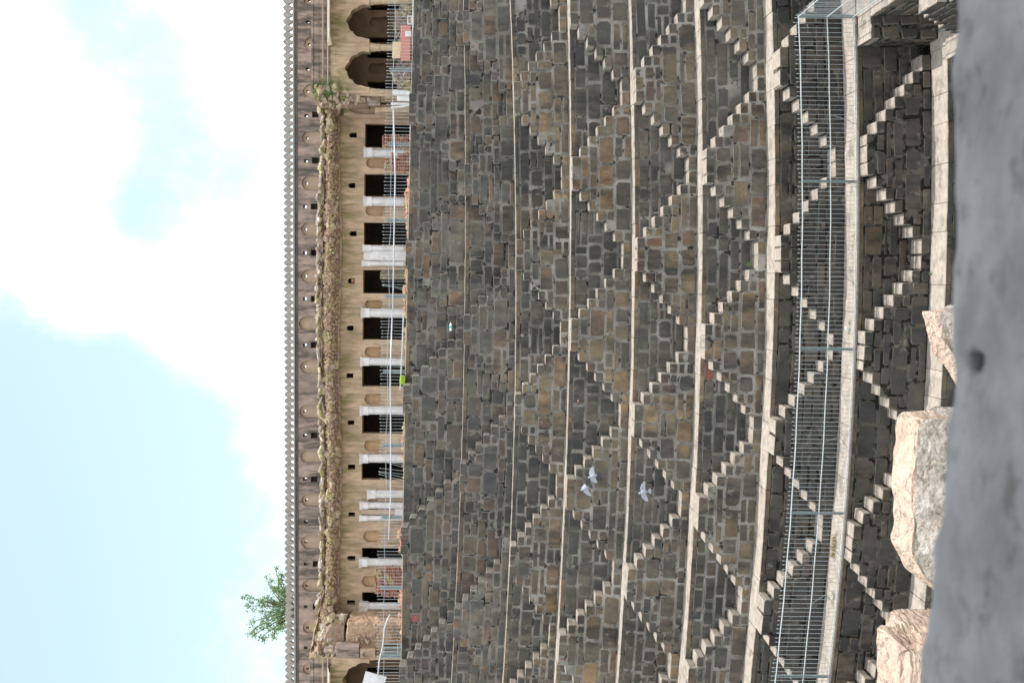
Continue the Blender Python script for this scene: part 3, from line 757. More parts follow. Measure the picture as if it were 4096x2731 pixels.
# ------------------------------------------------------------------ ruined edge of the fallen verandah roof
rr = thing('ruined_roof_edge', 'broken band of rubble masonry left where the verandah roof fell off', 'ruin', (-4, 43.5, 6.3))
mb = MB(); nx, nyy = 230, 12
def edge_v(y):      # top and bottom of the band in the picture at each place
    top = 1284 + 8 * sin(y * .004) + (0 if y > 900 else (900 - y) * .008); bot = 1352 + 5 * sin(y * .007 + 1)
    if y > 2380: f = min(1, (y - 2380) / 230); top += -45 * f; bot += -20 * f
    if y < 520: f = min(1, (520 - y) / 100); bot += 6 * f; top += -6 * f
    return top, bot
gv = []
for a in range(nx + 1):
    y = 2650 - (2650 - 400) * a / nx; t_, b_ = edge_v(y)
    for b in range(nyy + 1):
        f = b / nyy; v = b_ + (t_ - b_) * f
        Yd = 43.9 - .55 * sin(pi * min(1, f * 1.15)) ** .7 if f < .9 else 43.5 + (f - .9) * 5
        q = P(v, y, 43.4); nn = noise.noise(Vector((q.x * 3.1, f * 4, 1))) * .16 + noise.noise(Vector((q.x * 9, f * 11, 4))) * .07
        gv.append((q.x + nn * .3, Yd + nn, q.z + noise.noise(Vector((q.x * 4, 3, f * 5))) * .07))
mb.add(gv, [(a * (nyy + 1) + b, (a + 1) * (nyy + 1) + b, (a + 1) * (nyy + 1) + b + 1, a * (nyy + 1) + b + 1) for a in range(nx) for b in range(nyy)])
mb.build('rubble_core', M['rubble'], rr)
for k in range(297):
    y = U_(425, 2560); t_, b_ = edge_v(y); f = U_(.05, .93); v = b_ + (t_ - b_) * f; q = P(v, y, 43.35)
    rock_obj('rubble_stone', rr, (q.x, 43.86 - .55 * sin(pi * min(1, f * 1.15)) ** .7 + U_(-.03, .06), q.z), U_(.07, .13) if rnd.random() < .65 else U_(.14, .34), 'rub', tilt=.7)
mb = MB()
for k in range(2600):
    y = U_(420, 2600); t_, b_ = edge_v(y); f = U_(.02, .95); v = b_ + (t_ - b_) * f; q = P(v, y, 43.35)
    vs, fs = rock(k % 9); s = U_(.04, .11); c = Vector((q.x, 43.87 - .55 * sin(pi * min(1, f * 1.15)) ** .7 + U_(-.03, .03), q.z))
    ro = Matrix.Rotation(U_(0, 6), 3, 'Y') @ Matrix.Rotation(U_(0, 6), 3, 'X'); mb.add([c + ro @ (p * s) for p in vs], fs)
tag(mb.build('small_rubble', M['rub'], rr), None, None, kind='stuff')
for k in range(120):
    y = 440 + (2440 - 440) * (k + U_(-.4, .4)) / 120; t_, b_ = edge_v(y); q = P(t_ - 3, y, 43.6)
    rock_obj('loose_slab', rr, (q.x, 43.75 + U_(-.25, .2), q.z + U_(0, .06)), (U_(.14, .5) * U_(.6, 1.1), U_(.2, .4), U_(.06, .19)), 'pale_rub' if rnd.random() < .75 else 'rub', True, .45)
# low courses of projecting dark-edged lip under the band
mb = MB()
lip = []
for a in range(120):
    y = 2480 - (2480 - 430) * a / 119; q = P(edge_v(y)[1] + 2, y, 43.8); lip.append((q.x, 43.88 + noise.noise(Vector((q.x * 2, 0, 0))) * .08, q.z + noise.noise(Vector((q.x * 3, 5, 0))) * .06))
mb.tube(lip, .07, 6); mb.build('broken_lip', M['pale_rub'], rr)

# ------------------------------------------------------------------ intact pieces of the verandah at both ends
YF = 41.9
def facade(name, label, ya, yb, arches, vtop, chaj, pil, seed):
    th = thing(name, label, 'arcade', (P(1500, (ya + yb) / 2, YF).x, YF, 3.1))
    xl = xz(1500, yb, YF)[0]; xr = xz(1500, ya, YF)[0]; zt = P(vtop, (ya + yb) / 2, YF).z
    holes = []
    zsp = P(1474, (ya + yb) / 2, YF).z
    for a, b, v0 in arches:
        h = arch(v0, 1474, a, b, YF, 'cusped', lobes=11, ah=(1474 - v0) * .97)
        holes.append([(h[1][0] if False else x, max(z, zsp)) for x, z in h[2:]])
    # spandrel wall over the pillars: the lower edge follows the springing line
    outer = [(xl, zsp - .03)]
    for h in sorted(holes, key=lambda h: min(t[0] for t in h)):
        hh = h if h[0][0] < h[-1][0] else list(reversed(h))
        outer += [(hh[0][0], zsp - .03)] + hh[1:-1] + [(hh[-1][0], zsp - .03)]
    outer += [(xr, zsp - .03), (xr, zt), (xl, zt)]
    panel('facade', outer, [], YF, .45, M['plaster'], th, back=True)
    for a, b in pil:
        x_0, x_1, _, _ = box_px(1500, 1600, a, b, YF); r = (x_1 - x_0) / 2; c = ((x_0 + x_1) / 2, YF + .22, 3.12); H = zsp - 3.12
        m = MB(); m.lathe(c, [(r * 1.15, 0), (r * 1.15, .2), (r * .9, .3), (r * .86, H - .42), (r * 1.0, H - .41), (r * 1.0, H - .36), (r * .9, H - .35), (r * 1.15, H - .12), (r * 1.3, H - .02)], 8)
        m.build('pillar', M['cream'], th)
    zc = P(1330, (ya + yb) / 2, YF).z
    m = MB(); m.box(xl, xr, YF - .035, YF - .002, P(1322, (ya + yb) / 2, YF).z, zt); m.build('frieze', M['plaster_pink'], th)
    m = MB()
    for (va, vb, pr, mi) in ((1247, 1254, .10, 0), (1272, 1276, .07, 0), (1291, 1295, .09, 2), (1299, 1304, .08, 0), (1310, 1315, .13, 2)):
        if va < vtop: continue
        z0_, z1_ = P(vb, (ya + yb) / 2, YF).z, P(va, (ya + yb) / 2, YF).z; m.box(xl, xr, YF - pr, YF + .01, z0_, z1_, mi)
    m.build('moulding', [M['plaster_pink'], M['brick'], M['niche']], th)
    a, b = chaj
    x_0 = xz(1325, b, YF)[0]; x_1 = xz(1325, a, YF)[0]; m = MB(); nn_ = 14; vs = []
    for k in range(nn_ + 1):
        x = x_0 + (x_1 - x_0) * k / nn_; f = noise.noise(Vector((x * 3, seed, 0))) * .08 + (.25 if k == 0 else 0)
        vs += [(x, YF, zc + .20), (x, YF - .95 + f * 2.5, zc + .0), (x, YF - .95 + f * 2.5, zc - .05), (x, YF, zc + .08)]
    fs = []
    for k in range(nn_):
        q = k * 4; fs += [(q, q + 1, q + 5, q + 4), (q + 1, q + 2, q + 6, q + 5), (q + 2, q + 3, q + 7, q + 6)]
    m.add(vs, fs); m.build('eave_slab', M['pale_rub'], th)
    m = MB(); m.box(xl, xr, YF + .43, YB - .02, zt - .25, zt - .02); m.build('roof', M['plaster_pink'], th)
    m = MB(); zc2 = P(1368, (ya + yb) / 2, YF).z; m.box(xl, xr, YF + .46, YA - .01, zc2, zc2 + .2); m.build('ceiling', M['inner'], th)
    return th, xl, xr, zt
fr_, xl, xr, zt_r = facade('arcade', 'arcade with two scalloped arches, ochre pillars and pink cornice above the shard piles', -220, 376, [(18, 156, 1382), (204, 349, 1377), (-140 + 20, -30, 1382)][:2], 1247, (-220, 188), [(172, 203), (-14, 15), (352, 378)], 1)
m = MB(); xw, xw2, z_0, z_1 = box_px(1300, 1640, 376, 384, YF); m.box(xw, xw + .25, YF + .02, YA, 3.1, zt_r - .2); m.build('side_wall', M['plaster'], fr_)
# broken end of the pavilion: rubble, weeds
be = thing('broken_masonry_end', 'crumbled brown masonry end overgrown with green weeds, left of the scalloped arches', 'ruin', (P(1400, 400, YF).x, YF, 5.2))
for k in range(120):
    y = U_(345, 428); v = U_(1270, 1462) if y > 372 else U_(1262, 1352)
    if y > 405 and v > 1390 and rnd.random() < .6: continue
    q = P(v, y, YF + U_(-.15, .25)); rock_obj('rubble_stone', be, q, U_(.09, .26), 'rub', tilt=.5)
m = MB()
x_0, x_1, z_0, z_1 = box_px(1262, 1462, 374, 418, YF + .3)
for a in range(13):
    for b in range(25):
        pass
m.box(x_0, x_1, YF + .25, YA, z_0, z_1, 0, .03); m.build('rubble_core', M['rubble'], be)
# carved lower block with a little niche at the foot of the broken end
bx = box_px(1466, 1520, 372, 420, YF + .1)
h = arch(1478, 1512, 378, 402, YF + .1, 'pointed'); panel('carved_block', [(bx[0], bx[2]), (bx[1], bx[2]), (bx[1], bx[3]), (bx[0], bx[3])], [h], YF + .1, .4, M['plaster_pink'], be, [.15]); plate('niche', h, YF + .25, M['niche'], be)
for v0, v1, a, b in ((1520, 1640, 375, 396), (1500, 1640, 425, 447)):
    q = box_px(v0, v1, a, b, YF + .2); r = (q[1] - q[0]) / 2; m = MB(); m.lathe(((q[0] + q[1]) / 2, YF + .4, 3.1), [(r * 1.1, 0), (r, .3), (r * .9, q[3] - 3.4), (r * 1.25, q[3] - 3.1)], 8); m.build('pillar_stump', M['cream'], be)
bx = box_px(1375, 1640, 418, 470, YA - .5)
h = arch(1398, 1500, 424, 458, YA - .5, 'pointed', 60); panel('side_arch', [(bx[0], bx[2]), (bx[1], bx[2]), (bx[1], bx[3]), (bx[0], bx[3])], [h], YA - .5, .5, M['plaster'], be, [.12]); plate('niche', h, YA - .38, M['niche'], be)

fl_, xl2, xr2, zt_l = facade('arcade', 'intact scalloped arch at the other end with cornice, above the white tilted board', 2632, 2900, [(2647, 2800, 1366)], 1240, (2655, 2900), [(2622, 2645)], 3)
# exposed rough wall between the last doorway and the end arch
def rough_box(name, x0, x1, y0, y1, z0, z1, mat, parent, amp=.08, step=.09, ztop=None, seed=0, mats=None, fine=.3, topmi=None, loc=None, S=None, slope=0.):
    nx_, ny_, nz_ = (max(2, int((b - a) / step)) for a, b in ((x0, x1), (y0, y1), (z0, z1)))
    vs = []; idx = {}; m = MB(); S = S or 1 / (step * 6)
    def vert(a, b, c):
        k = (a, b, c)
        if k not in idx:
            x = x0 + (x1 - x0) * a / nx_; y = y0 + (y1 - y0) * b / ny_; f = c / nz_
            zt_ = ztop(x) if ztop else z1; z = z0 + (zt_ - z0) * f
            n_ = Vector((-1 if a == 0 else 1 if a == nx_ else 0, -1 if b == 0 else 1 if b == ny_ else 0, 1 if c == nz_ else 0))
            if n_.length: n_.normalize()
            q = Vector((x, y - slope * (1 - f) * (1 - b / ny_), z))
            d = noise.noise(q * S + Vector((seed, 0, 0))) * amp + noise.noise(q * S * 3.1 + Vector((0, seed, 0))) * amp * fine
            if sum(1 for t in (a in (0, nx_), b in (0, ny_), c == nz_) if t) >= 2: d -= amp * .55
            q = q + n_ * d
            idx[k] = len(vs); vs.append(q)
        return idx[k]
    fs = []; mi = []
    def quad(p, top):
        fs.append(p); mi.append(topmi if (top and topmi is not None) else 0)
    for a in range(nx_):
        for c in range(nz_):
            quad((vert(a, 0, c), vert(a + 1, 0, c), vert(a + 1, 0, c + 1), vert(a, 0, c + 1)), False)
            quad((vert(a + 1, ny_, c), vert(a, ny_, c), vert(a, ny_, c + 1), vert(a + 1, ny_, c + 1)), False)
        for b in range(ny_): quad((vert(a, b, nz_), vert(a + 1, b, nz_), vert(a + 1, b + 1, nz_), vert(a, b + 1, nz_)), True)
    for b in range(ny_):
        for c in range(nz_):
            quad((vert(0, b + 1, c), vert(0, b, c), vert(0, b, c + 1), vert(0, b + 1, c + 1)), False)
            quad((vert(nx_, b, c), vert(nx_, b + 1, c), vert(nx_, b + 1, c + 1), vert(nx_, b, c + 1)), False)
    m.v = vs; m.f = fs; m.m = mi
    return m.build(name, mats or mat, parent, loc=loc)
rw = thing('rough_wall', 'rough sunlit wall end of exposed pinkish rubble beside the end arch', 'wall', (P(1500, 2560, 42.2).x, 42.2, 3.1))
q = box_px(1385, 1640, 2488, 2632, 42.2)
rough_box('exposed_rubble', q[0], q[1], 42.2, 44.0, 3.05, q[3], M['roughwall'], rw, .09, .07, seed=5)
for k in range(70):
    a = U_(q[0] + .05, q[1] - .05); z = U_(3.3, q[3] + .1); rock_obj('rubble_stone', rw, (a, 42.18, z), U_(.07, .17), 'rub', tilt=.5)
q = box_px(1345, 1438, 2570, 2634, 42.1); rough_box('pink_plaster_patch', q[0], q[1], 41.95, 43.9, q[2], q[3], M['plaster_pink'], rw, .05, .12, seed=9)
q = box_px(1440, 1500, 2596, 2634, 41.9)
h = arch(1450, 1492, 2604, 2628, 41.9, 'pointed'); panel('carved_block', [(q[0], q[2]), (q[1], q[2]), (q[1], q[3]), (q[0], q[3])], [h], 41.9, .4, M['plaster'], rw, [.12]); plate('niche', h, 42.02, M['niche'], rw)
# rubble slope climbing to the end cornice
for k in range(150):
    f = U_(0, 1); y = 2470 + 175 * f; v = U_(1300, 1375) - 50 * f * U_(.6, 1.1); w = P(v, y, 42.9 - .7 * f + U_(-.2, .2)); rock_obj('rubble_stone', rw, w, U_(.12, .34), 'pale_rub' if rnd.random() < .35 else 'rub', tilt=.5)
q = box_px(1262, 1385, 2470, 2640, 43); rough_box('rubble_bank', q[0], q[1], 42.3, 44.5, q[2], q[3], M['rubble'], rw, .16, .12, seed=2,
    ztop=lambda x: P(1330 - 85 * max(0, min(1, (P(1300, 2470, 43).x - x) / 1.75)), 2550, 43).z)

# ------------------------------------------------------------------ railing along the rim
YR = 39.85
def zr0(x): return zed(0, x) - .03
ur = thing('rim_railing', 'slim white spear-topped railing with grey posts along the upper rim of the well', 'railing', (-3, YR, 3.4))
pk = MB()
def picket_mesh(h, tip, w):
    m = MB(); m.box(-w / 2, w / 2, -w / 2, w / 2, 0, h)
    m.add([(-w * 1.5, 0, h + tip * .25), (0, -w * .8, h + tip * .25), (w * 1.5, 0, h + tip * .25), (0, w * .8, h + tip * .25), (0, 0, h + tip), (0, 0, h - .001)],
          [(0, 1, 4), (1, 2, 4), (2, 3, 4), (3, 0, 4), (1, 0, 5), (2, 1, 5), (3, 2, 5), (0, 3, 5)])
    return mesh('picket', m.v, m.f, [M['steel']])
pm = picket_mesh(.90, .085, .011)
xs0, xs1 = xz(1600, 2900, YR)[0], xz(1600, -180, YR)[0]
npk = int((xs1 - xs0) / .1215)
for k in range(npk + 1):
    x = xs0 + (xs1 - xs0) * k / npk
    yb = 2731 - ((x / YR) + .0635) * 4300 - 1365
    px_ = [q for q in (2731,)]
    yy = 1365.5 - (x / YR + tan(YAW)) * 4300
    bent = 1835 < yy < 1960 or 1150 < yy < 1180
    link('picket', pm, ur, (x, YR, zr0(x)), (U_(-.02, .03), (U_(.04, .30) if bent else U_(-.018, .018)), 0), (1, 1, U_(.97, 1.03)))
for y in (-18, 281, 579, 882, 1186, 1485, 1781, 2067, 2348, 2622):
    x = P(1600, y, YR).x; m = MB(); m.box(x - .065, x - .02, YR - .04, YR + .02, zr0(x), zr0(x) + .87); m.box(x + .02, x + .065, YR - .04, YR + .02, zr0(x), zr0(x) + .87); m.box(x - .02, x + .02, YR - .01, YR, zr0(x) + .1, zr0(x) + .80)
    m.build('post', M['post'], ur)
m = MB(); m.tube([(xs0 + (xs1 - xs0) * k / 60, YR - .02, zr0(xs0 + (xs1 - xs0) * k / 60) + .70 + .02 * sin(k * .9) + U_(-.012, .012)) for k in range(61)], .008, 5); m.build('top_rail', M['steel'], ur)
m = MB(); m.tube([P(v, y, YR - .05) for y, v in ((-30, 1654), (300, 1650), (560, 1641))], .035, 6); m.build('bottom_rail', M['rail'], ur)
m = MB(); m.tube([P(v, y, YR - .05) for y, v in ((1255, 1614), (1400, 1609), (1560, 1601))], .03, 6); m.build('bottom_rail', M['rail'], ur)
for pts, lab in ((((440, 1574), (700, 1581), (960, 1576), (1250, 1571)), 'long silver pipe lying along the rim railing, nearer the arches with sticks'),
                 (((1255, 1569), (1500, 1561), (1760, 1563), (2000, 1562), (2158, 1554)), 'long silver pipe lashed to the middle of the rim railing'),
                 (((2455, 1560), (2480, 1548), (2510, 1538), (2580, 1531), (2640, 1517), (2700, 1512)), 'bent silver pipe rising over the end of the rim railing')):
    m = MB(); m.tube([P(v, y, YR - .09) for y, v in pts], .024, 8); tag(m.build('pipe', M['pipe'], None, smooth=True, loc=P(pts[0][1], pts[0][0], YR)), lab, 'pipe', 'pipes along the rim railing')

# ------------------------------------------------------------------ things lying behind the rim railing
def heap(name, label, y0, y1, vt, Y0, Y1, matk, n, size, cat='rubble heap', core=True):
    x_0, x_1, _, z_1 = box_px(vt, 1640, y0, y1, Y0); th = thing(name, label, cat, ((x_0 + x_1) / 2, Y0, 3.3))
    for k in range(n):
        a = U_(0, 1); hgt = (z_1 - 3.3) * (1 - abs(2 * a - 1) ** 3 * .6); x = x_0 + (x_1 - x_0) * a; f = U_(0, 1) ** .8
        rock_obj('stone', th, (x, Y0 + (Y1 - Y0) * f * .8 + U_(0, .1), 3.3 + hgt * f), U_(*size), matk, tilt=1.)
    return th
def shards(label, y0, y1, vt, Y0, n, seed):
    x_0, x_1, _, z_1 = box_px(vt, 1640, y0, y1, Y0); th = thing('shard_pile', label, 'stone pile', ((x_0 + x_1) / 2, Y0, 3.3), 'piles of broken stone pieces under the arches')
    for k in range(n):
        x = U_(x_0, x_1); f = U_(0, 1); l = U_(.15, .45)
        mm = link('stone_shard', SH[rnd.randrange(4)], th, (x, Y0 + U_(0, .5) + f * .4, 3.35 + (z_1 - 3.5) * f * (1 - .5 * abs(2 * (x - x_0) / (x_1 - x_0) - 1) ** 2)), (U_(-.6, .6), U_(-1.3, 1.3), U_(-.4, .4)), (l, U_(.08, .2), U_(.06, .16)))
    m = MB(); m.box(x_0, x_1, Y0 + .5, Y0 + 1.3, 3.1, 3.3 + (z_1 - 3.3) * .7, 0, .1); m.build('pile_core', M['shard'], th)
SH = []
for k in range(4):
    m = MB(); m.box(-.5, .5, -.5, .5, -.5, .5, 0, .12); SH.append(mesh('shard', m.v, m.f, [M['shard']]))
shards('tall pile of grey-brown stone shards under the arch farthest along', 22, 168, 1560, 40.6, 150, 1)
shards('loose pile of grey-brown shards and slats under the arch nearer the ruin', 240, 352, 1558, 40.6, 100, 2)
def slab(name, label, v0, v1, y0, y1, Y, th_, mk, cat='board', tilt=0, lean=0, group=None):
    x_0, x_1, z_0, z_1 = box_px(v0, v1, y0, y1, Y); m = MB(); w, h = (x_1 - x_0) / 2, (z_1 - z_0) / 2
    m.box(-w, w, -th_ / 2, th_ / 2, -h, h, 0, .012)
    me = mesh(name, m.v, m.f, [M[mk]]); o = link(name, me, None, ((x_0 + x_1) / 2, Y, (z_0 + z_1) / 2), (lean, tilt, 0)); tag(o, label, cat, group); return o
slab('board', 'wide pinkish red board standing behind the railing under the arches', 1604, 1642, 103, 245, 40.25, .08, 'pinkslab')
slab('board', 'cream rectangular board above the pinkish red board by the pillar', 1570, 1603, 168, 234, 40.4, .08, 'creamslab', tilt=.03)
slab('board', 'small white board in front of the pinkish red board', 1623, 1645, 126, 146, 40.1, .05, 'marble')
o = thing('frame', 'small empty white square frame at the end of the pinkish red board', 'frame', P(1640, 82, 40.2))
for v0, v1, y0, y1 in ((1629, 1648, 64, 69), (1629, 1648, 94, 99), (1629, 1633, 69, 94), (1644, 1648, 69, 94)):
    q = box_px(v0, v1, y0, y1, 40.15); m = MB(); m.box(q[0], q[1], 40.13, 40.2, q[2], q[3]); m.build('frame_bar', M['marble'], o)
slab('marble_slab', 'white and pinkish leaning slab, widest of the four by the ruined corner', 1572, 1640, 362, 382, 40.3, .07, 'marble', 'slab', .06)
slab('marble_slab', 'short plain white slab leaning by the ruined corner', 1588, 1640, 385, 405, 40.3, .07, 'marble', 'slab', .02)
slab('marble_slab', 'tall narrow white post upright by the ruined corner', 1564, 1640, 412, 421, 40.3, .07, 'marble', 'slab', 0)
slab('marble_slab', 'thin white slat leaning against the narrow white post', 1563, 1640, 424, 430, 40.25, .05, 'marble', 'slab', -.13)
def bricks(label, y0, y1, vt, Y=41.0):
    x_0, x_1, _, z_1 = box_px(vt, 1640, y0, y1, Y); th = thing('brick_stack', label, 'brick stack', ((x_0 + x_1) / 2, Y, 3.2), 'stacks of red bricks behind the railing')
    z = 3.2; k = 0; n = 0
    while z < z_1:
        f = (z - 3.2) / max(.1, z_1 - 3.2); ins = f * f * .35 * (x_1 - x_0) / 2; x = x_0 + ins + U_(0, .1)
        while x < x_1 - ins and n < 290:
            rock_like = link('brick', BR[rnd.randrange(3)], th, (x + .11, Y + U_(-.05, .05), z), (U_(-.08, .08), U_(-.08, .08), U_(-.25, .25))); x += .235; n += 1
        z += .082
BR = []
for k in range(3):
    m = MB(); m.box(-.11, .11, -.12, .12, -.038, .038, 0, .008); BR.append(mesh('brick', m.v, m.f, [M['brick']]))
bricks('narrow stack of red bricks in front of the first square doorway', 560, 600, 1532)
bricks('stack of red bricks below the first arched niche', 628, 694, 1536)
bricks('large sagging stack of red bricks near the far end doorways', 2268, 2395, 1500)
for (a, b, vt, lab) in ((700, 990, 1622, 'low scatter of reddish rubble before the second and third doorways'), (1060, 1290, 1612, 'reddish rubble strip before the doorways in the middle'), (1290, 1440, 1614, 'thin reddish rubble line left of the middle pillar'),
                        (1640, 1990, 1605, 'reddish rubble strip along the rim by the bent pickets'), (2095, 2260, 1586, 'knee-high bank of reddish rubble at the rim'), (2260, 2620, 1592, 'long bank of reddish rubble at the far end of the rim')):
    heap('rubble_heap', lab, a, b, vt, 40.2, 40.9, 'redrub', int((b - a) * .42), (.07, .2))
m = MB(); q = box_px(1600, 1621, 1504, 1537, 39.5)
tag(rough_box('cloth_bundle', q[0], q[1], 39.45, 39.75, q[2], q[3], M['green_bag'], None, .05, .04, seed=3, loc=(q[0], 39.5, q[2])), 'small lime green cloth bundle on the rim of the well', 'cloth')
slab('sign_board', 'white tilted board with faint grey lettering behind the far end of the railing', 1452, 1538, 2693, 2760, 40.3, .04, 'marble', 'sign', .28)
# dark iron gate with white lettering
gt = thing('iron_gate', 'dark iron grille with white letters before the rough wall end', 'gate', P(1600, 2590, 41.2))
q = box_px(1530, 1640, 2572, 2620, 41.2)
m = MB(); m.box(q[0], q[1], 41.25, 41.29, 3.15, q[3]); m.build('gate_panel', M['dark_inner'], gt)
for f in (.0, .5, .98):
    m = MB(); z = 3.2 + (q[3] - 3.2) * f; m.box(q[0] - .02, q[1] + .02, 41.19, 41.24, z, z + .035); m.build('gate_bar', M['steel'], gt)
for f in (0, .3, .62, .95):
    m = MB(); x = q[0] + (q[1] - q[0]) * f; m.box(x, x + .03, 41.17, 41.19, 3.15, q[3]); m.build('gate_bar', M['rail'], gt)
cu = bpy.data.curves.new('letters', 'FONT'); cu.body = 'BAORI'; cu.size = .17; cu.extrude = .004
to = bpy.data.objects.new('tmp', cu); COL.objects.link(to); bpy.context.view_layer.update()
lm = bpy.data.meshes.new_from_object(to.evaluated_get(bpy.context.evaluated_depsgraph_get())); bpy.data.objects.remove(to)
lm.materials.clear(); lm.materials.append(M['rail'])
o = bpy.data.objects.new('lettering', lm); COL.objects.link(o); o.parent = gt; o.rotation_euler = (pi / 2, 0, 0); pp = Vector((q[0] + .02, 41.16, 3.3)) + Vector((0, 0, (q[3] - 3.2) * .28)); o.location = pp - Vector(gt['_o'])

# ------------------------------------------------------------------ railing on the eighth ledge, turning the corner
lr = thing('ledge_railing', 'long steel railing with spear tips along the wide lower ledge, turning at the corner', 'railing', (0, 29.15, -9.3))
xc = 6.93; YL = 29.14
def zl(x): return zed(7, x) + .03
HP = 1.50
x_l = xz(3300, 2960, YL)[0]
pm2 = picket_mesh(1.56, .075, .0105)
n = int((xc - x_l) / .1205)
for k in range(n):
    x = xc - .06 - k * .1205; link('picket', pm2, lr, (x, YL, zl(x)), (U_(-.006, .006), U_(-.008, .008), 0), (1, 1, U_(.99, 1.01)))
zc_ = zl(xc)
for k in range(62):
    y = YL - .1 - k * .1205; link('picket', pm2, lr, (xc - .02, y, zc_), (U_(-.006, .006), U_(-.008, .008), pi / 2), (1, 1, U_(.99, 1.01)))
pts = [xc - (xc - x_l) * k / 40 for k in range(41)]
for dz, r, nm in ((HP, .016, 'top_rail'), (.735, .015, 'middle_rail'), (.045, .016, 'bottom_rail')):
    m = MB(); m.tube([(xc - .02, YL - 7.5, zc_ + dz), (xc - .02, YL - 4, zc_ + dz), (xc - .02, YL - .02, zc_ + dz)], r, 6, 0); m.build(nm, M['rail'], lr)
    m = MB(); m.tube([(x, YL - .02, zl(x) + dz + .006 * sin(x * 3)) for x in pts], r, 6, 0); m.build(nm, M['rail'], lr)
for y in (66, 726, 1396, 2051, 2703):
    x = P(3300, y, YL).x; m = MB()
    for s in (-.035, .022): m.box(x + s, x + s + .014, YL - .035, YL + .03, zl(x), zl(x) + HP + .02)
    m.box(x - .025, x + .025, YL - .004, YL + .004, zl(x) + .02, zl(x) + HP); m.build('post', M['post'], lr)
for y in (457, 1107, 1768, 2415):
    x = P(3315, y, YL).x; z = zl(x); m = MB(); m.tube([(x, YL + .01, z + .735), (x, YL + .93, z + .02)], .014, 5); m.build('brace', M['post'], lr)
m = MB(); m.tube([(x, YL - .10, zl(x) + .0) for x in pts], .035, 6); m.build('kerb_strip', M['rust'], lr)

# ------------------------------------------------------------------ small things on the walls and ledges
b_ = P(1803, 1306, 38.2); bt = thing('plastic_bottle', 'white plastic bottle with teal label lying on a step of the topmost terrace', 'bottle', b_)
m = MB(); m.tube([b_ + Vector((-.15, 0, 0)), b_ + Vector((.07, 0, 0)), b_ + Vector((.11, 0, 0)), b_ + Vector((.15, 0, 0))], [.045, .045, .02, .018], 10); m.build('bottle_body', M['bottle'], bt, True)
m = MB(); m.tube([b_ + Vector((-.05, 0, 0)), b_ + Vector((.03, 0, 0))], .047, 10); m.build('bottle_label', M['teal'], bt, True)
q = P(3360, 1311, 29.7); q.z = zed(7, q.x) + .05
m = MB(); m.lathe(tuple(q), [(.035, -.05), (.05, .06)], 10); tag(m.build('paper_cup', M['bottle'], None, loc=q), 'small white paper cup on the railed lower ledge', 'cup')
m = MB(); q = P(2312, 1604, 34.8); m.box(q.x - .03, q.x + .04, q.y - .02, q.y + .02, q.z - .02, q.z + .02, 0, .008); tag(m.build('wrapper', M['pinkslab'], None, loc=q), 'tiny crumpled red wrapper stuck to the third terrace wall', 'wrapper')
def weeds(label, spots, matk, n, h, spread, cat='weeds'):
    m = MB(); c = Vector(spots[0])
    for s in spots: tuft(m, s, n, h, spread)
    return tag(m.build('weeds', M[matk], None, loc=c), label, cat, kind='stuff')
def onl(i, y, v, back=.4):
    p = P(v, y, DD[i] + back); return (p.x, p.y, zed(i, p.x) + .005)
weeds('dry yellow grass clump on the railed lower ledge', [onl(7, y, 3340, .6) for y in (2150, 2165, 2180, 2200, 2218)], 'straw', 22, .16, .12)
weeds('small brown-green moss tufts on the railed lower ledge', [onl(7, y, 3400, .35) for y in (955, 975, 990, 1020, 1045, 1075)], 'straw', 12, .06, .1)
weeds('low moss along the railed ledge by the paper cup', [onl(7, y, 3380, .45) for y in (1325, 1340, 1290)], 'weed', 14, .07, .06)
weeds('small green weed beside a valley step of the sixth terrace', [tuple(P(3003, 1060, 31.9))], 'leaf', 26, .14, .06)
weeds('tiny green sprout at the foot of the eighth terrace', [tuple(P(3728, 1096, 28.2))], 'leaf', 18, .10, .04)
m = MB()
for k in range(300):
    y = rnd.gauss(366, 22); v = min(1400, max(1255, 1285 + rnd.gauss(20, 28) + max(0, y - 350) * .5)); p = P(v, y, YF - U_(-.05, .22))
    tuft(m, p, 5, U_(.06, .20), .06, 0 if rnd.random() < .45 else 1)
tag(m.build('weeds', [M['leaf'], M['weed']], None, loc=P(1320, 370, YF)), 'thick green weeds sprouting from the crumbled masonry end', 'weeds', kind='stuff')
m = MB()
for k in range(900):
    y = U_(430, 2500); t_, b__ = edge_v(y); f = rnd.choice((0.02, .0, .9, .5, .3, .98, .98)); v = b__ + (t_ - b__) * f; p = P(v, y, 43.25 if f > .1 else 43.7)
    tuft(m, p, 4, U_(.04, .12), .08, 0 if rnd.random() < .35 else 1)
tag(m.build('weeds', [M['weed'], M['straw']], None, loc=P(1320, 1400, 43.3)), 'sparse yellowish grass growing along the ruined rubble band', 'weeds', kind='stuff')
m = MB()
for (v, y, w) in ((2145, 2165, .05), ):
    pass

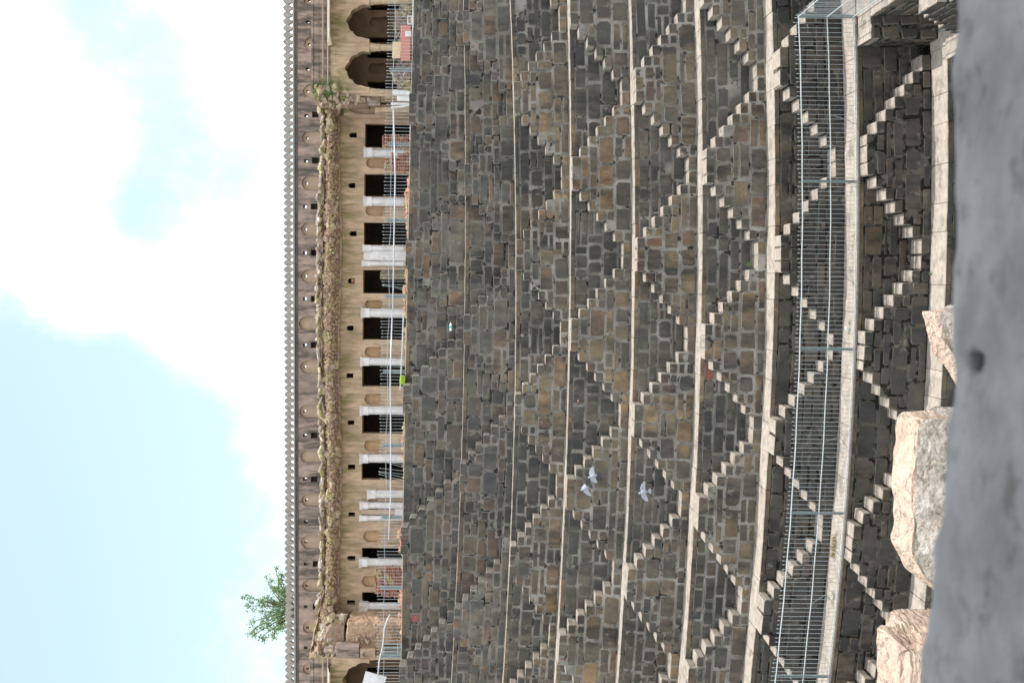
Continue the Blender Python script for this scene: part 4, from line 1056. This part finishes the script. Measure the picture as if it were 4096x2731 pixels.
# ------------------------------------------------------------------ tree behind the parapet
YT = 58
tree = thing('tree', 'sparse leafy green tree rising behind the parapet merlons', 'tree', (P(1200, 2440, YT).x, YT, 3.1))
base = P(1190, 2440, YT); tm = MB(); tm.tube([(base.x + .3, YT, 3.1), (base.x + .1, YT, base.z - 2), base], [.22, .16, .10], 8)
cm_ = MB()
for (v, y) in ((1062, 2308), (975, 2388), (986, 2424), (990, 2536), (1013, 2540), (1040, 2550), (1090, 2546), (1102, 2276), (998, 2490), (1116, 2511), (1085, 2350), (1060, 2390), (1040, 2440), (1075, 2450), (1110, 2330), (1125, 2300), (1070, 2500), (1120, 2410), (1100, 2470), (1030, 2405), (1130, 2360)):
    tip = P(v, y, YT + U_(-1.2, 1.2)); mid = (base + tip) / 2 + Vector((U_(-.3, .3), U_(-.3, .3), .35))
    pts_ = [base.lerp(mid, t).lerp(mid.lerp(tip, t), t) for t in [k / 9 for k in range(10)]]
    tm.tube(pts_, [.055 - .005 * k for k in range(10)], 5)
    cl = [(U_(.35, 1.0), Vector((rnd.gauss(0, .16), rnd.gauss(0, .2), rnd.gauss(-.08, .16)))) for _ in range(6)] + [(1.0, Vector((0, 0, 0)))]
    for k in range(190):
        t, of = cl[rnd.randrange(7)]; t = min(1.04, t + U_(-.05, .05)); a = base.lerp(mid, t).lerp(mid.lerp(tip, t), t) + of * min(1, 1.6 - t); sp = .085
        leaf(cm_, a + Vector((rnd.gauss(0, sp), rnd.gauss(0, sp), rnd.gauss(0, sp) - .05)), U_(.07, .14))
tm.build('trunk', M['bark'], tree); cm_.build('crown', M['leaf'], tree)

# ------------------------------------------------------------------ pigeons in flight
def pigeon(v, y, Y, label, head, wing, sc=1., up1=.5, up2=.5, pale=False):
    c = P(v, y, Y); th = thing('pigeon', label, 'pigeon', c, 'pigeons flying in front of the terraces')
    h = Vector(head).normalized(); w = Vector(wing); w = (w - h * w.dot(h)).normalized(); n_ = h.cross(w)
    L = lambda a, b, d: c + (h * a + w * b + n_ * d) * sc
    m = MB(); st = [(-.13, .012), (-.09, .036), (-.03, .055), (.04, .052), (.085, .034), (.105, .026), (.128, .030), (.15, .020), (.158, .006)]
    vs = []
    for a, r in st:
        for q in range(8): vs.append(L(a, cos(2 * pi * q / 8) * r, sin(2 * pi * q / 8) * r))
    m.add(vs, [(k * 8 + q, k * 8 + (q + 1) % 8, (k + 1) * 8 + (q + 1) % 8, (k + 1) * 8 + q) for k in range(len(st) - 1) for q in range(8)] + [tuple(range(7, -1, -1)), tuple(64 + q for q in range(8))])
    m.build('body', M['pigeon'], th, True)
    m = MB(); m.tube([L(.155, 0, 0), L(.18, 0, -.004)], [.007, .002], 5); m.build('beak', M['pigeon_dark'], th)
    for s, u in ((1, up1), (-1, up2)):
        m = MB(); pr = [(0.03, .09), (.10, .10), (.17, .055), (.24, -.01), (.29, -.10)]; ba = [(0.03, -.07), (.10, -.085), (.16, -.10), (.22, -.13), (.28, -.14)]
        vs = []
        for (b1, a1), (b2, a2) in zip(pr, ba):
            for b, a in ((b1, a1), (b2, a2)):
                for t_ in (.004, -.004): vs.append(L(a * .85, s * b * cos(u), b * sin(u) + t_))
        fs = []
        for k in range(4):
            q = k * 4; fs += [(q, q + 4, q + 6, q + 2), (q + 1, q + 3, q + 7, q + 5), (q, q + 1, q + 5, q + 4), (q + 2, q + 6, q + 7, q + 3)]
        fs += [(16, 18, 19, 17)]
        m.add(vs, fs); m.build('wing', M['pigeon_pale'], th)
    m = MB(); vs = [L(-.10, 0, .006), L(-.10, 0, -.006)]
    for k in range(8):
        a = (-.75 + 1.5 * k / 7); vs += [L(-.10 - .13 * cos(a), .13 * sin(a), .004), L(-.10 - .13 * cos(a), .13 * sin(a), -.004)]
    fs = []
    for k in range(7): q = 2 + 2 * k; fs += [(0, q, q + 2), (1, q + 3, q + 1), (q, q + 1, q + 3, q + 2)]
    m.add(vs, fs); m.build('tail', M['pigeon_dark'] if not pale else M['pigeon'], th)
pigeon(2373, 1903, 30, 'uppermost grey pigeon flying with one wing raised and dark tail fanned', (-.25, -.3, 1), (1, .2, .3), 1.0, .5, .7)
pigeon(2342, 1952, 30.5, 'grey pigeon just below the raised-wing pigeon, wings folded upward', (-.35, -.3, 1), (.8, .3, .5), .95, 1.0, .5)
pigeon(2575, 1968, 29.5, 'pale pigeon flying alone lower down, wings stretched sideways', (-.15, -.3, 1), (1, .1, .1), 1.0, .3, .2, True)

# ------------------------------------------------------------------ near stones below the viewpoint
def boulder(name, label, prof, Y0, Y1, seed, amp=.02, cat='boulder', step=.009, slope=.16, mats=None):
    ys = [p[1] for p in prof]; xs = [(P(v, y, Y1).x, P(v, y, Y1).z) for v, y in prof]; xs.sort()
    def ztp(x):
        if x <= xs[0][0]: return xs[0][1]
        for (a, za_), (b, zb_) in zip(xs[:-1], xs[1:]):
            if x <= b: return za_ + (zb_ - za_) * (x - a) / max(1e-6, b - a)
        return xs[-1][1]
    zb_ = P(3990, 1800, Y0).z
    o = rough_box(name, xs[0][0], xs[-1][0], Y0, Y1, zb_, xs[0][1], None, None, amp, step, ztop=ztp, seed=seed, mats=mats or [M['boulder_face'], M['boulder']], topmi=1, fine=.5, loc=(xs[0][0], Y0, zb_), S=7, slope=slope)
    return tag(o, label, cat, 'broken sandstone blocks below the window')
boulder('sandstone_block', 'big sunlit block with smooth cream top and glint-painted rough face, middle of the three', [(3700, 1634), (3606, 1642), (3582, 1662), (3572, 1800), (3564, 2000), (3556, 2140), (3566, 2170), (3610, 2250), (3690, 2320), (3790, 2400)], 3.23, 3.42, 3, .017)
boulder('sandstone_block', 'pinkish layered block at the left, biggest of the three', [(3560, 2494), (3522, 2500), (3510, 2515), (3506, 2600), (3512, 2680), (3520, 2760), (3530, 2860)], 3.22, 3.45, 8, .032, mats=[M['boulder'], M['boulder']])
boulder('sandstone_block', 'thin cracked cream slab wedged behind the biggest pinkish block', [(3700, 2424), (3580, 2430), (3540, 2440), (3528, 2470), (3530, 2520)], 3.46, 3.7, 12, .022, mats=[M['boulder'], M['boulder']])
boulder('sandstone_block', 'small grainy triangular block sloping down, rightmost of the three', [(3740, 1232), (3686, 1238), (3686, 1262), (3698, 1290), (3712, 1345), (3740, 1400), (3775, 1450), (3805, 1500), (3850, 1560)], 3.08, 3.2, 5, .022)
# window sill right under the lens, in the shade of the lintel
zs = -.20
def edge_Y(x):
    ys_ = [(0, 3810), (400, 3803), (900, 3812), (1100, 3806), (1235, 3796), (1400, 3785), (1500, 3800), (1600, 3790), (1700, 3760), (1900, 3757), (2050, 3756), (2300, 3712), (2500, 3690), (2731, 3668)]
    y = 1365.5 - (x / .48 + tan(YAW)) * 4300; y = max(-200, min(2900, y))
    v = ys_[0][1] if y < 0 else ys_[-1][1]
    for (a, va), (b, vb) in zip(ys_[:-1], ys_[1:]):
        if a <= y <= b: v = va + (vb - va) * (y - a) / (b - a)
    q = ray(v, y); return zs / q.z * q.y
m = MB(); gv = []
hp = P(3900, 1445, 1.0); hp = hp * (zs / hp.z)
gx = sorted(set([round(-1.8 + 3.6 * k / 60, 4) for k in range(61)] + [round(-.36 + .66 * k / 200, 4) for k in range(201)] + [round(hp.x - .009 + .0009 * k, 4) for k in range(21)]))
def rows(e): return [-.15 + (hp.y - .012 + .15) * k / 40 for k in range(40)] + [hp.y - .012 + .0012 * k for k in range(21)] + [hp.y + .012 + (e - hp.y - .012) * ((k + 1) / 60) ** .8 for k in range(60)]
for x in gx:
    e = edge_Y(x); rw_ = rows(e)
    for Yv in rw_:
        f = (Yv + .15) / (e + .15)
        z = zs + noise.noise(Vector((x * 22, Yv * 22, 0))) * .003 + noise.noise(Vector((x * 70, Yv * 70, 5))) * .0016 - .0015 * max(0, (f - .97) / .03) ** 2
        d = ((x - hp.x) ** 2 + ((Yv - hp.y) * .75) ** 2) ** .5 * (1 + .25 * noise.noise(Vector((x * 300, Yv * 300, 3)))); z -= .06 / (1 + (d / .0036) ** 10)
        gv.append((x, Yv, z))
    gv.append((x, e + .004, zs - .12))
st = 122
m.add(gv, [(a * st + b, (a + 1) * st + b, (a + 1) * st + b + 1, a * st + b + 1) for a in range(len(gx) - 1) for b in range(st - 1)])
m.build('x', M['near'])
o = bpy.data.objects['x']; o.name = 'window_sill'; o.data.polygons.foreach_set('use_smooth', [True] * len(o.data.polygons)); tag(o, 'blurred grey stone window sill close in front of the viewer, with a dark pit', 'sill')
m = MB(); m.box(-2.4, 2.6, -.7, .66, .60, .72); m.box(-2.4, 2.6, -.9, -.15, -.5, -.3)
tag(m.build('window_chamber', M['near'], None, loc=(0, -1, .6)), 'stone window bay around the viewpoint that shades the sill', 'window bay')
